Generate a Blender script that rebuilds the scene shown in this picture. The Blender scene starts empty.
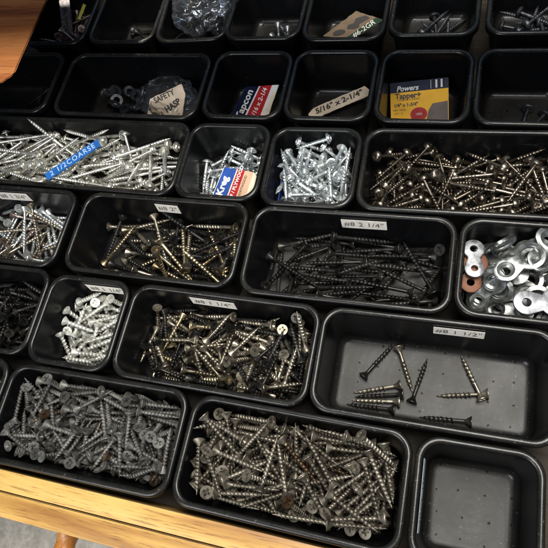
import bpy, bmesh, math, random
from mathutils import Vector, Matrix, Quaternion, Euler
random.seed(7)
U = 0.075                      # one small bin is 75 mm wide; all builders below work in bins and scale by U
D = 0.62                       # bin depth
SC = bpy.context.scene
COL = SC.collection
PI = math.pi

# ------------------------------------------------------------------ camera
def rx(a): return Matrix.Rotation(a, 3, 'X')
def rz(a): return Matrix.Rotation(a, 3, 'Z')
CR = rz(math.radians(39.61511645)) @ rx(math.radians(26.4733891)) @ rz(math.radians(-30.48512978))
CH, CF = 5.361442, 568.44137
cam_d = bpy.data.cameras.new('camera'); cam = bpy.data.objects.new('camera', cam_d); COL.objects.link(cam)
cam.matrix_world = Matrix.Translation((0, 0, CH*U)) @ CR.to_4x4()
cam_d.sensor_width = 36; cam_d.lens = 36*CF/548; cam_d.clip_start = 0.01; cam_d.clip_end = 50
SC.camera = cam
def at(px, py, z):             # where the sight line through a point of the photo meets height z (in bins)
    d = CR @ Vector(((px-274)/CF, -(py-274)/CF, -1)); s = (z-CH)/d.z
    return Vector((0, 0, CH)) + s*d

# ------------------------------------------------------------------ materials
def mat(name):
    m = bpy.data.materials.new(name); m.use_nodes = True
    nt = m.node_tree; return m, nt, nt.nodes['Principled BSDF']
def N(nt, typ, **kw):
    n = nt.nodes.new(typ)
    for k, v in kw.items():
        if k in n.inputs: n.inputs[k].default_value = v
        else: setattr(n, k, v)
    return n
def ramp(nt, fac, stops):
    r = nt.nodes.new('ShaderNodeValToRGB'); nt.links.new(fac, r.inputs[0])
    el = r.color_ramp.elements
    while len(el) < len(stops): el.new(0.5)
    for e, (p, c) in zip(el, stops):
        e.position = p; e.color = (*c, 1) if len(c) == 3 else c
    return r
def flat(name, col, rough=0.6, metal=0.0, spec=0.5):
    m, nt, b = mat(name)
    b.inputs['Base Color'].default_value = (*col, 1); b.inputs['Roughness'].default_value = rough
    b.inputs['Metallic'].default_value = metal; b.inputs['Specular IOR Level'].default_value = spec
    return m
def metal(name, c1, c2, rough=0.3, metal=0.95, wear=None, rv=0.15, odd=None):
    m, nt, b = mat(name); L = nt.links
    oi = N(nt, 'ShaderNodeObjectInfo'); tc = N(nt, 'ShaderNodeTexCoord')
    no = N(nt, 'ShaderNodeTexNoise', Scale=260.0, Detail=4.0)
    ad = N(nt, 'ShaderNodeVectorMath', operation='ADD'); L.new(tc.outputs['Object'], ad.inputs[0]); L.new(oi.outputs['Location'], ad.inputs[1])
    L.new(ad.outputs[0], no.inputs['Vector'])
    r = ramp(nt, oi.outputs['Random'], [(0, c1), (1, c2)] if odd is None else [(.0, odd), (.035, odd), (.05, c1), (1, c2)])
    r2 = ramp(nt, no.outputs['Fac'], [(0.38, wear or tuple(x*0.55 for x in c1)), (0.60, (1, 1, 1) if wear is None else c2)])
    mx = N(nt, 'ShaderNodeMix', data_type='RGBA', blend_type='MULTIPLY' if wear is None else 'MIX')
    mx.inputs[0].default_value = 0.5
    L.new(r.outputs[0], mx.inputs[6]); L.new(r2.outputs[0], mx.inputs[7]); L.new(mx.outputs[2], b.inputs['Base Color'])
    mr = N(nt, 'ShaderNodeMapRange'); L.new(no.outputs['Fac'], mr.inputs[0])
    mr.inputs[1].default_value = .3; mr.inputs[2].default_value = .7
    mr.inputs[3].default_value = rough; mr.inputs[4].default_value = rough+rv
    L.new(mr.outputs[0], b.inputs['Roughness']); b.inputs['Metallic'].default_value = metal
    return m
def plastic():
    m, nt, b = mat('black_plastic'); L = nt.links
    tc = N(nt, 'ShaderNodeTexCoord'); oi = N(nt, 'ShaderNodeObjectInfo')
    sc = N(nt, 'ShaderNodeVectorMath', operation='SCALE'); sc.inputs[3].default_value = 1/U; L.new(tc.outputs['Object'], sc.inputs[0])
    sep = N(nt, 'ShaderNodeSeparateXYZ'); L.new(sc.outputs[0], sep.inputs[0])
    # moulding pips on the floor, one every fifth of a bin
    def fr(o):
        a = N(nt, 'ShaderNodeMath', operation='MULTIPLY'); a.inputs[1].default_value = 4.6; L.new(o, a.inputs[0])
        c = N(nt, 'ShaderNodeMath', operation='ADD'); c.inputs[1].default_value = 100.5; L.new(a.outputs[0], c.inputs[0])
        f = N(nt, 'ShaderNodeMath', operation='FRACT'); L.new(c.outputs[0], f.inputs[0])
        s = N(nt, 'ShaderNodeMath', operation='SUBTRACT'); s.inputs[1].default_value = .5; L.new(f.outputs[0], s.inputs[0]); return s.outputs[0]
    nw = N(nt, 'ShaderNodeTexNoise', Scale=3.1, Detail=1.0); L.new(sc.outputs[0], nw.inputs['Vector'])
    wv0 = N(nt, 'ShaderNodeVectorMath', operation='MULTIPLY_ADD'); L.new(nw.outputs['Color'], wv0.inputs[0]); wv0.inputs[1].default_value = (.16, .16, 0); L.new(sc.outputs[0], wv0.inputs[2])
    wob = N(nt, 'ShaderNodeSeparateXYZ'); L.new(wv0.outputs[0], wob.inputs[0])
    cb = N(nt, 'ShaderNodeCombineXYZ'); L.new(fr(wob.outputs[0]), cb.inputs[0]); L.new(fr(wob.outputs[1]), cb.inputs[1])
    ln = N(nt, 'ShaderNodeVectorMath', operation='LENGTH'); L.new(cb.outputs[0], ln.inputs[0])
    pip = N(nt, 'ShaderNodeMath', operation='LESS_THAN'); pip.inputs[1].default_value = .05; L.new(ln.outputs['Value'], pip.inputs[0])
    low = N(nt, 'ShaderNodeMath', operation='LESS_THAN'); low.inputs[1].default_value = -D+.012; L.new(sep.outputs[2], low.inputs[0])
    pm = N(nt, 'ShaderNodeMath', operation='MULTIPLY'); L.new(pip.outputs[0], pm.inputs[0]); L.new(low.outputs[0], pm.inputs[1])
    # dust: fine specks and a faint film
    ad = N(nt, 'ShaderNodeVectorMath', operation='ADD'); L.new(sc.outputs[0], ad.inputs[0]); L.new(oi.outputs['Location'], ad.inputs[1])
    n1 = N(nt, 'ShaderNodeTexNoise', Scale=34.0, Detail=3.0); L.new(ad.outputs[0], n1.inputs['Vector'])
    sp = ramp(nt, n1.outputs['Fac'], [(.65, (0, 0, 0)), (.72, (.8, .8, .8))])
    n2 = N(nt, 'ShaderNodeTexNoise', Scale=2.2, Detail=6.0, Roughness=.65); L.new(ad.outputs[0], n2.inputs['Vector'])
    geo = N(nt, 'ShaderNodeNewGeometry'); sg = N(nt, 'ShaderNodeSeparateXYZ'); L.new(geo.outputs['Normal'], sg.inputs[0])
    up = N(nt, 'ShaderNodeMapRange'); L.new(sg.outputs[2], up.inputs[0]); up.inputs[1].default_value = .3; up.inputs[2].default_value = 1.0
    film = ramp(nt, n2.outputs['Fac'], [(.3, (.004, .004, .004)), (.7, (.022, .021, .018))])
    bc = N(nt, 'ShaderNodeMix', data_type='RGBA'); bc.inputs[6].default_value = (.0035, .0038, .0045, 1)
    L.new(up.outputs[0], bc.inputs[0]); L.new(film.outputs[0], bc.inputs[7])
    b2 = N(nt, 'ShaderNodeMix', data_type='RGBA'); L.new(bc.outputs[2], b2.inputs[6]); b2.inputs[7].default_value = (.09, .087, .08, 1)
    m3 = N(nt, 'ShaderNodeMath', operation='MULTIPLY'); L.new(sp.outputs[0], m3.inputs[0]); L.new(up.outputs[0], m3.inputs[1])
    L.new(m3.outputs[0], b2.inputs[0])
    b3 = N(nt, 'ShaderNodeMix', data_type='RGBA'); L.new(pm.outputs[0], b3.inputs[0]); L.new(b2.outputs[2], b3.inputs[6]); b3.inputs[7].default_value = (.004, .004, .004, 1)
    L.new(b3.outputs[2], b.inputs['Base Color'])
    sp_ = N(nt, 'ShaderNodeMapRange'); L.new(pm.outputs[0], sp_.inputs[0]); sp_.inputs[3].default_value = .34; sp_.inputs[4].default_value = .12; L.new(sp_.outputs[0], b.inputs['Specular IOR Level'])
    mps = N(nt, 'ShaderNodeMapping'); mps.inputs['Scale'].default_value = (9, 60, 22); mps.inputs['Rotation'].default_value = (.2, .1, .6); L.new(ad.outputs[0], mps.inputs[0])
    ns = N(nt, 'ShaderNodeTexNoise', Scale=1.0, Detail=3.0, Distortion=.4); L.new(mps.outputs[0], ns.inputs['Vector'])
    scf = ramp(nt, ns.outputs['Fac'], [(.70, (0, 0, 0)), (.76, (.35, .35, .35))])
    b4 = N(nt, 'ShaderNodeMix', data_type='RGBA'); L.new(scf.outputs[0], b4.inputs[0]); L.new(b3.outputs[2], b4.inputs[6]); b4.inputs[7].default_value = (.045, .045, .042, 1)
    L.new(b4.outputs[2], b.inputs['Base Color'])
    ru = N(nt, 'ShaderNodeMapRange'); L.new(n2.outputs['Fac'], ru.inputs[0]); ru.inputs[1].default_value = .3; ru.inputs[2].default_value = .7; ru.inputs[3].default_value = PR0; ru.inputs[4].default_value = PR1
    rw = N(nt, 'ShaderNodeMix', data_type='FLOAT'); L.new(low.outputs[0], rw.inputs[0]); rw.inputs[2].default_value = .27; L.new(ru.outputs[0], rw.inputs[3])
    L.new(rw.outputs[0], b.inputs['Roughness'])
    n3 = N(nt, 'ShaderNodeTexNoise', Scale=90.0, Detail=2.0); L.new(ad.outputs[0], n3.inputs['Vector'])
    # faint flow rings left by the mould
    wv = N(nt, 'ShaderNodeTexWave', wave_type='RINGS', rings_direction='Z', Scale=4.0, Distortion=1.5); L.new(sc.outputs[0], wv.inputs['Vector'])
    sm = N(nt, 'ShaderNodeMath', operation='MULTIPLY_ADD'); L.new(wv.outputs['Fac'], sm.inputs[0]); sm.inputs[1].default_value = .4; L.new(n3.outputs['Fac'], sm.inputs[2])
    bu = N(nt, 'ShaderNodeBump', Strength=.12, Distance=.0004); L.new(sm.outputs[0], bu.inputs['Height']); L.new(bu.outputs[0], b.inputs['Normal'])
    return m
def wood(name, cols, axis=0, scale=1.0, rough=.42, coat=.15, rotz=0):
    m, nt, b = mat(name); L = nt.links
    tc = N(nt, 'ShaderNodeTexCoord'); mp = N(nt, 'ShaderNodeMapping'); L.new(tc.outputs['Object'], mp.inputs[0])
    s = [260*scale]*3; s[axis] = 12*scale; mp.inputs['Scale'].default_value = s; mp.inputs['Rotation'].default_value = (0, 0, rotz)
    mp2 = N(nt, 'ShaderNodeMapping'); L.new(tc.outputs['Object'], mp2.inputs[0]); s2 = [70*scale]*3; s2[axis] = 4*scale; mp2.inputs['Scale'].default_value = s2; mp2.inputs['Rotation'].default_value = (0, 0, rotz)
    a = N(nt, 'ShaderNodeTexNoise', Scale=1.0, Detail=4.0, Distortion=.6); L.new(mp2.outputs[0], a.inputs['Vector'])
    c = N(nt, 'ShaderNodeTexNoise', Scale=3.0, Detail=5.0, Roughness=.7); L.new(mp.outputs[0], c.inputs['Vector'])
    r = ramp(nt, a.outputs['Fac'], [(.30, cols[0]), (.48, cols[1]), (.62, cols[2]), (.78, cols[1])])
    p = ramp(nt, c.outputs['Fac'], [(.36, (.36, .27, .18)), (.47, (1, 1, 1))])
    mx = N(nt, 'ShaderNodeMix', data_type='RGBA', blend_type='MULTIPLY'); mx.inputs[0].default_value = .75
    L.new(r.outputs[0], mx.inputs[6]); L.new(p.outputs[0], mx.inputs[7]); L.new(mx.outputs[2], b.inputs['Base Color'])
    b.inputs['Roughness'].default_value = rough; b.inputs['Coat Weight'].default_value = coat; b.inputs['Coat Roughness'].default_value = .25
    bu = N(nt, 'ShaderNodeBump', Strength=.35, Distance=.0004); L.new(c.outputs['Fac'], bu.inputs['Height']); L.new(bu.outputs[0], b.inputs['Normal'])
    return m
def paper(name, col, rough=.65, dirt=.3):
    m, nt, b = mat(name); L = nt.links
    tc = N(nt, 'ShaderNodeTexCoord'); no = N(nt, 'ShaderNodeTexNoise', Scale=90.0, Detail=6.0); L.new(tc.outputs['Object'], no.inputs['Vector'])
    r = ramp(nt, no.outputs['Fac'], [(.3, tuple(x*(1-dirt) for x in col)), (.6, col)])
    L.new(r.outputs[0], b.inputs['Base Color']); b.inputs['Roughness'].default_value = rough; b.inputs['Specular IOR Level'].default_value = .2
    n2 = N(nt, 'ShaderNodeTexNoise', Scale=55.0, Detail=3.0, Distortion=1.0); L.new(tc.outputs['Object'], n2.inputs['Vector']); bu = N(nt, 'ShaderNodeBump', Strength=.6, Distance=.0012); L.new(n2.outputs['Fac'], bu.inputs['Height']); L.new(bu.outputs[0], b.inputs['Normal'])
    return m
def film():
    m, nt, b = mat('clear_film'); L = nt.links
    tc = N(nt, 'ShaderNodeTexCoord'); no = N(nt, 'ShaderNodeTexNoise', Scale=45.0, Detail=2.0, Distortion=.8); L.new(tc.outputs['Object'], no.inputs['Vector'])
    bu = N(nt, 'ShaderNodeBump', Strength=.25, Distance=.002); L.new(no.outputs['Fac'], bu.inputs['Height'])
    gl = N(nt, 'ShaderNodeBsdfGlossy', Roughness=.16); gl.inputs['Color'].default_value = (.8, .84, .9, 1); L.new(bu.outputs[0], gl.inputs['Normal'])
    tr = N(nt, 'ShaderNodeBsdfTransparent'); tr.inputs['Color'].default_value = (.90, .91, .92, 1)
    fr = N(nt, 'ShaderNodeFresnel', IOR=1.55); L.new(bu.outputs[0], fr.inputs['Normal'])
    mx = N(nt, 'ShaderNodeMixShader'); L.new(fr.outputs[0], mx.inputs[0]); L.new(tr.outputs[0], mx.inputs[1]); L.new(gl.outputs[0], mx.inputs[2])
    df = N(nt, 'ShaderNodeBsdfDiffuse'); df.inputs['Color'].default_value = (.55, .57, .6, 1); m2 = N(nt, 'ShaderNodeMixShader'); m2.inputs[0].default_value = .035
    L.new(mx.outputs[0], m2.inputs[1]); L.new(df.outputs[0], m2.inputs[2]); L.new(m2.outputs[0], nt.nodes['Material Output'].inputs['Surface'])
    return m
PR0, PR1 = .40, .54
M = dict(
 plastic=plastic(),
 grey=metal('grey_coated_steel', (.095, .093, .085), (.225, .22, .20), .46, .6, odd=(.10, .065, .04)),
 bronze=metal('bronze_grey_steel', (.12, .105, .08), (.31, .28, .225), .38, .8, odd=(.09, .055, .03)),
 brass=metal('yellow_zinc_steel', (.42, .33, .19), (.66, .57, .38), .28, .95),
 black=metal('black_oxide_steel', (.014, .014, .014), (.05, .047, .042), .28, .6),
 tan=metal('worn_yellow_steel', (.22, .19, .14), (.52, .47, .38), .30, .9),
 zinc=metal('bright_zinc_steel', (.74, .79, .80), (.92, .94, .93), .20, .85),
 zincf=metal('soft_zinc_plate', (.36, .38, .37), (.56, .56, .54), .28, .92, rv=.12),
 zincy=metal('warm_zinc_steel', (.78, .77, .69), (.94, .93, .87), .24, .85),
 antique=metal('antique_brown_steel', (.11, .09, .07), (.34, .295, .235), .24, .95),
 pale=metal('pale_coated_steel', (.60, .60, .54), (.82, .82, .76), .35, .55),
 copper=metal('tarnished_copper_plate', (.13, .050, .027), (.17, .07, .038), .5, .5),
 gun=metal('gunmetal_steel', (.07, .075, .085), (.16, .165, .18), .35, .8),
 dull=metal('dull_grey_plate', (.30, .31, .33), (.38, .39, .40), .36, .9),
 rosy=metal('rose_brown_steel', (.26, .19, .165), (.58, .49, .45), .3, .9),
 oak=wood('golden_oak', [(.33, .155, .035), (.53, .31, .08), (.62, .40, .12)], 0),
 oaks=wood('golden_oak_side', [(.33, .18, .045), (.53, .35, .105), (.62, .44, .155)], 1),
 oak2=wood('golden_oak_face', [(.29, .13, .03), (.47, .265, .065), (.57, .35, .10)], 0, 1.2),
 orange=wood('orange_board', [(.17, .045, .015), (.30, .10, .027), (.40, .155, .045)], 0, .8, .6, 0, .7),
 knob=wood('knob_wood', [(.30, .11, .02), (.46, .19, .035), (.55, .25, .05)], 2, 1.0),
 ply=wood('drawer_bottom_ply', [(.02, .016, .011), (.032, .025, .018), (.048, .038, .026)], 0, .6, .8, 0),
 sticker=paper('ivory_tape', (.95, .91, .82), .45, .15),
 white_blue=paper('pale_blue_tape', (.45, .52, .62), .4, .3),
 ink=flat('ink', (.05, .045, .04), .6),
 faded=flat('faded_ink', (.16, .15, .13), .6),
 navy=paper('navy_print', (.006, .010, .035), .4),
 red=paper('red_print', (.42, .02, .025), .45),
 blue=paper('blue_print', (.03, .09, .36), .4),
 tape=paper('blue_tape', (.02, .12, .40), .35, .35),
 paleblue=flat('pale_blue_ink', (.36, .50, .74), .6),
 white=paper('white_print', (.72, .72, .70), .5, .15),
 amber=paper('amber_print', (.86, .46, .03), .45, .1),
 photo=paper('grey_print', (.16, .13, .12), .5),
 kraft=paper('kraft_card', (.24, .17, .11), .7, .25),
 ivory=paper('ivory_card', (.80, .66, .50), .65, .25),
 peach=paper('peach_print', (.62, .40, .27), .6, .15),
 green=paper('dark_green_print', (.02, .06, .03), .5),
 lime=flat('yellow_plastic', (.75, .72, .12), .4),
 film=film(),
)
def concrete():
    m, nt, b = mat('concrete'); L = nt.links
    tc = N(nt, 'ShaderNodeTexCoord'); a = N(nt, 'ShaderNodeTexNoise', Scale=9.0, Detail=9.0, Roughness=.7); L.new(tc.outputs['Object'], a.inputs['Vector'])
    r = ramp(nt, a.outputs['Fac'], [(.30, (.28, .26, .225)), (.5, (.42, .395, .35)), (.64, (.56, .53, .475))])
    v = N(nt, 'ShaderNodeTexNoise', Scale=120.0, Detail=5.0); L.new(tc.outputs['Object'], v.inputs['Vector'])
    r2 = ramp(nt, v.outputs['Fac'], [(.35, (.55, .55, .55)), (.6, (1, 1, 1))])
    mx = N(nt, 'ShaderNodeMix', data_type='RGBA', blend_type='MULTIPLY'); mx.inputs[0].default_value = .6
    L.new(r.outputs[0], mx.inputs[6]); L.new(r2.outputs[0], mx.inputs[7]); L.new(mx.outputs[2], b.inputs['Base Color']); b.inputs['Roughness'].default_value = .8
    return m
M['concrete'] = concrete()

# ------------------------------------------------------------------ object helpers
def obj(name, bm, m, parent=None, smooth=True, scaled=False):
    me = bpy.data.meshes.new(name)
    if not scaled: bmesh.ops.scale(bm, vec=(U, U, U), verts=bm.verts)
    bmesh.ops.recalc_face_normals(bm, faces=bm.faces)
    bm.to_mesh(me); bm.free()
    for x in (m if isinstance(m, list) else [m]): me.materials.append(x)
    if smooth:
        me.polygons.foreach_set('use_smooth', [True]*len(me.polygons))
        if isinstance(smooth, float): me.set_sharp_from_angle(angle=math.radians(smooth))
    o = bpy.data.objects.new(name, me); COL.objects.link(o); o.parent = parent
    return o
def tag(o, label, cat, group=None, kind=None):
    if label: o['label'] = label
    if cat: o['category'] = cat
    if group: o['group'] = group
    if kind: o['kind'] = kind
    return o
def thing(name, label, cat, loc=(0, 0, 0), rotz=0, group=None):
    o = bpy.data.objects.new(name, None); COL.objects.link(o); o.empty_display_size = .01
    o.location = Vector(loc)*U; o.rotation_euler = (0, 0, rotz)
    return tag(o, label, cat, group)
def copy_tree(o):
    r = o.copy(); COL.objects.link(r)
    for ch in o.children:
        c = ch.copy(); COL.objects.link(c); c.parent = r
    return r
def add_box(bm, lo, hi, mi=0):
    v = [bm.verts.new((x, y, z)) for z in (lo[2], hi[2]) for y in (lo[1], hi[1]) for x in (lo[0], hi[0])]
    fs = [bm.faces.new([v[i] for i in f]) for f in ((0, 1, 3, 2), (4, 5, 7, 6), (0, 1, 5, 4), (2, 3, 7, 6), (0, 2, 6, 4), (1, 3, 7, 5))]
    for f in fs: f.material_index = mi
    return v
def bevel_box(lo, hi, w, seg=3):
    bm = bmesh.new(); add_box(bm, lo, hi)
    bmesh.ops.bevel(bm, geom=list(bm.edges), offset=w, segments=seg, profile=.5, affect='EDGES'); return bm
def lathe(bm, prof, n=16, cap=True):
    rings = []
    for r, z in prof:
        rings.append([bm.verts.new((r*math.cos(2*PI*i/n), r*math.sin(2*PI*i/n), z)) for i in range(n)] if r > 1e-6 else [bm.verts.new((0, 0, z))])
    for a, b in zip(rings, rings[1:]):
        for i in range(n):
            j = (i+1) % n
            if len(a) == 1: bm.faces.new((a[0], b[i], b[j]))
            elif len(b) == 1: bm.faces.new((a[i], a[j], b[0]))
            else: bm.faces.new((a[i], a[j], b[j], b[i]))
    return rings

# ------------------------------------------------------------------ bins
def rrect(w, h, r, z, n=8):
    pts = []
    for cx, cy, a0 in ((w/2-r, h/2-r, 0), (-w/2+r, h/2-r, 90), (-w/2+r, -h/2+r, 180), (w/2-r, -h/2+r, 270)):
        for i in range(n+1):
            a = math.radians(a0+90*i/n); pts.append((cx+r*math.cos(a), cy+r*math.sin(a), z))
    return pts
def bin_bm(w, h):
    prof = [(.11, -D-.025), (.085, -D-.01), (.075, -D+.02), (.012, -.12), (.008, -.075), (-.028, -.07)]
    for i in range(9):
        a = math.radians(205-25*i*1.03); prof.append((.004-.034*math.cos(math.radians(-18+i*27)), -.018+.034*math.sin(math.radians(-18+i*27))))
    prof += [(.036, -.06), (.085, -D+.09), (.10, -D+.05), (.125, -D+.02), (.155, -D+.004), (.18, -D)]
    bm = bmesh.new(); rings = []
    for off, z in prof:
        rings.append([bm.verts.new(p) for p in rrect(w-2*off, h-2*off, max(.05, .19-off*.75), z)])
    n = len(rings[0])
    for a, b in zip(rings, rings[1:]):
        for i in range(n): bm.faces.new((a[i], a[(i+1) % n], b[(i+1) % n], b[i]))
    bm.faces.new(rings[-1]); bm.faces.new(rings[0][::-1])
    return bm
W2, W3 = 2.09, 3.18
BINS = {  # x, y, yaw(deg), width, label
'A0': (-4.97, .19, 0, .99, 'small black plastic bin cut off by the left edge beside the grey screws'),
'A': (-3.353, .185, .38, W2, 'front black plastic bin heaped with dull grey coarse screws'),
'B': (-1.174, .176, -.44, W2, 'front black plastic bin heaped with bronze-grey flat-head screws'),
'C': (.459, .176, .74, 1.0, 'small empty black plastic bin with a pale blue tape on its left wall'),
'D0': (-5.424, 1.282, .48, W2, 'black plastic bin of dark screws at the left edge beside the pale screws'),
'D1': (-3.815, 1.257, -.12, 1.0, 'small black plastic bin holding pale whitish screws under a paper size sticker'),
'D2': (-2.19, 1.252, -.33, W2, 'black plastic bin filled with short mixed brass and black screws, sticker #8 1 1/4'),
'D3': (-.020, 1.263, .45, 2.13, 'nearly empty black plastic bin with ten loose screws on its dusty floor'),
'E0': (-5.462, 2.364, -.53, W2, 'black plastic bin of mixed silver and brass screws with sticker #8 1 3/4'),
'E1': (-3.209, 2.356, -.19, W2, 'black plastic bin with long mixed brass and black screws, sticker #8 2'),
'E2': (-.990, 2.342, .40, 2.12, 'black plastic bin with long black screws, sticker #8 2 1/4'),
'E3': (1.189, 2.367, .04, W2, 'black plastic bin full of shiny figure-eight fasteners'),
'F1': (-4.76, 3.433, -.55, W3, 'long black plastic bin of long bright silver screws with a blue tape across'),
'F2': (-2.626, 3.42, .10, 1.0, 'small black plastic bin with silver screws and a blue, red and white packet'),
'F3': (-1.546, 3.402, .57, 1.02, 'small black plastic bin full of silver screws with a blue card at its left wall'),
'F4': (.077, 3.431, .9, W2, 'black plastic bin full of brown pan-head screws, one standing up'),
'G0': (-6.48, 4.56, -.27, W2, 'shaded black plastic bin at the left edge right below the wooden corner'),
'G1': (-4.216, 4.526, -.77, W2, 'shaded black plastic bin holding a clear bag with a tan paper card'),
'G2': (-2.573, 4.545, -.42, 1.0, 'small shaded black plastic bin holding a red and navy card piece'),
'G3': (-1.509, 4.55, -.33, 1.0, 'small shaded black plastic bin holding a torn strip reading 5/16 x 2-1/4'),
'G4': (-.427, 4.543, -.19, 1.0, 'small black plastic bin holding a yellow and navy screw box'),
'G5': (.650, 4.545, -.08, 1.0, 'small dark black plastic bin at the right edge beside the bin with the yellow box'),
'H1': (-5.76, 5.76, -.3, 1.0, 'small back-row black plastic bin with rose-brown screws and a silvery strip'),
'H2': (-4.65, 5.76, -.3, 1.0, 'small back-row black plastic bin with only a few dark screws in its corner'),
'H3': (-3.60, 5.77, 2.2, 1.0, 'small back-row black plastic bin with a clear plastic bag bulging out of it'),
'H4': (-2.57, 5.78, -.3, 1.0, 'small back-row black plastic bin with a few dull grey screws in its corner'),
'H5': (-1.50, 5.74, -.2, 1.0, 'small back-row black plastic bin with a brown punched hang card'),
'H6': (-.42, 5.79, -.2, 1.0, 'small back-row black plastic bin with a few round-headed bolts'),
'H7': (.70, 5.79, -.2, 1.0, 'small back-row black plastic bin at the right corner with long dark bolts'),
}
bin_mesh = {}; BO = {}
ink_cache = {}
def lettering(text, size, m, parent, mtx, name='lettering', extrude=.0015, shear=0, space=1.0, ital=False):
    cu = bpy.data.curves.new('t', 'FONT'); cu.body = text; cu.size = size*U; cu.extrude = extrude*U; cu.align_x = 'CENTER'; cu.align_y = 'CENTER'
    cu.space_character = space; cu.shear = shear; cu.resolution_u = 3; cu.offset = ink_cache.get('bold', 0)*U
    t = bpy.data.objects.new('t', cu); COL.objects.link(t)
    dg = bpy.context.evaluated_depsgraph_get(); me = bpy.data.meshes.new_from_object(t.evaluated_get(dg)); me.name = name
    bpy.data.objects.remove(t); bpy.data.curves.remove(cu)
    me.materials.clear(); me.materials.append(m)
    o = bpy.data.objects.new(name, me); COL.objects.link(o); o.parent = parent
    mm = mtx.copy(); mm.translation = mm.translation*U; o.matrix_local = mm
    return o
# size stickers: bin -> (text, x of sticker centre in the bin, width)
STICK = {'D1': ('#8 1 1/4"', .12, .50), 'D2': ('#8 1 1/4"', -.17, .52), 'D3': ('#8 1 1/2"', .22, .47), 'E0': ('#8 1 3/4"', -.02, .52), 'E1': ('#8 2"', -.02, .30), 'E2': ('#8 2 1/4"', .12, .49)}
for k, (x, y, yaw, w, lab) in BINS.items():
    h = 1.0 if k not in ('A0',) else .99
    if w not in bin_mesh:
        o = obj('storage_bin', bin_bm(w, h), M['plastic'], None, 50.0); bin_mesh[w] = o.data
    else:
        o = bpy.data.objects.new('storage_bin', bin_mesh[w]); COL.objects.link(o)
    o.location = Vector((x, y, 0))*U; o.rotation_euler = (0, 0, math.radians(yaw))
    tag(o, lab, 'storage bin', 'black plastic bins filling the drawer'); BO[k] = o
    if k in STICK:
        txt, sx, sw = STICK[k]
        # on the inner back wall, facing the front; the wall leans out a little towards the rim
        yy = h/2-.047; tilt = math.atan2(.05, .5)
        mx = Matrix.Translation((sx, yy-.005, -.148)) @ Matrix.Rotation(PI/2-tilt, 4, 'X') @ Matrix.Rotation(math.radians({'D1': 1.5, 'D2': -1.2, 'D3': .8, 'E0': 1.6, 'E1': -1.8, 'E2': .9}[k]), 4, 'Z')
        bm = bmesh.new(); add_box(bm, (-sw/2, -.078, 0), (sw/2, .078, .003)); bmesh.ops.transform(bm, matrix=mx, verts=bm.verts)
        s = obj('size_sticker', bm, M['sticker'], o, False)
        lettering(txt, .108, M['faded'], s, mx @ Matrix.Translation((0, 0, .0045)), space=1.05)
bm = bmesh.new(); mx = Matrix.Translation((-.447, .02, -.15)) @ Matrix.Rotation(PI/2-.1, 4, 'Y'); add_box(bm, (-.07, -.31, 0), (.07, .31, .003))
bmesh.ops.transform(bm, matrix=mx, verts=bm.verts); s = obj('size_sticker', bm, M['white_blue'], BO['C'], False)
lettering('#8 1 1/2"', .11, M['faded'], s, mx @ Matrix.Translation((0, 0, .005)) @ Matrix.Rotation(PI/2, 4, 'Z'), space=1.1)

# ------------------------------------------------------------------ screws
def shank_bm(L, rc, rt, pitch, thr=1.0, tip=.11, na=12, per=10, top=.03):
    bm = bmesh.new(); rings = []
    z0 = L/2-top; z1 = -L/2; n = int((z0-z1)/pitch*per)
    for k in range(n+1):
        z = z0+(z1-z0)*k/n; d = z-z1; f = min(1, (max(d, 0)/tip)**.75) if d < tip else 1
        ring = []
        for i in range(na):
            a = 2*PI*i/na; ph = ((z/pitch)-i/na) % 1.0
            t = max(0, 1-abs(2*ph-1)*3.0) if (z0-z)/(z0-z1) > 1-thr else 0
            r = (rc+(rt-rc)*t)*f if t else rc*f
            r = max(r, .001); ring.append(bm.verts.new((r*math.cos(a), r*math.sin(a), z)))
        rings.append(ring)
    for a, b in zip(rings, rings[1:]):
        for i in range(na): bm.faces.new((a[i], b[i], b[(i+1) % na], a[(i+1) % na]))
    bm.faces.new(rings[0][::-1]); bm.faces.new(rings[-1])
    return bm
def recess_top(bm, rim, z, kind, s):
    """face inside the vertex ring `rim` with a sunk drive recess"""
    if kind == 'cross': P = [(a*s, b*s) for a, b in ((.30, .30), (.30, 1), (-.30, 1), (-.30, .30), (-1, .30), (-1, -.30), (-.30, -.30), (-.30, -1), (.30, -1), (.30, -.30), (1, -.30), (1, .30))]
    elif kind == 'square': P = [(a*s*.62, b*s*.62) for a, b in ((1, 1), (-1, 1), (-1, -1), (1, -1))]
    elif kind == 'star': P = [((1 if i % 2 == 0 else .68)*s*math.cos(2*PI*i/12), (1 if i % 2 == 0 else .68)*s*math.sin(2*PI*i/12)) for i in range(12)]
    vs = [bm.verts.new((x, y, z)) for x, y in P]; lo = [bm.verts.new((x*.62, y*.62, z-.026)) for x, y in P]
    es = [bm.edges.new((vs[i], vs[(i+1) % len(vs)])) for i in range(len(vs))]
    es += [bm.edges.get((rim[i], rim[(i+1) % len(rim)])) or bm.edges.new((rim[i], rim[(i+1) % len(rim)])) for i in range(len(rim))]
    bmesh.ops.triangle_fill(bm, edges=es, use_beauty=True)
    n = len(vs)
    for i in range(n): bm.faces.new((vs[i], vs[(i+1) % n], lo[(i+1) % n], lo[i]))
    bm.faces.new(lo)
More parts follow.
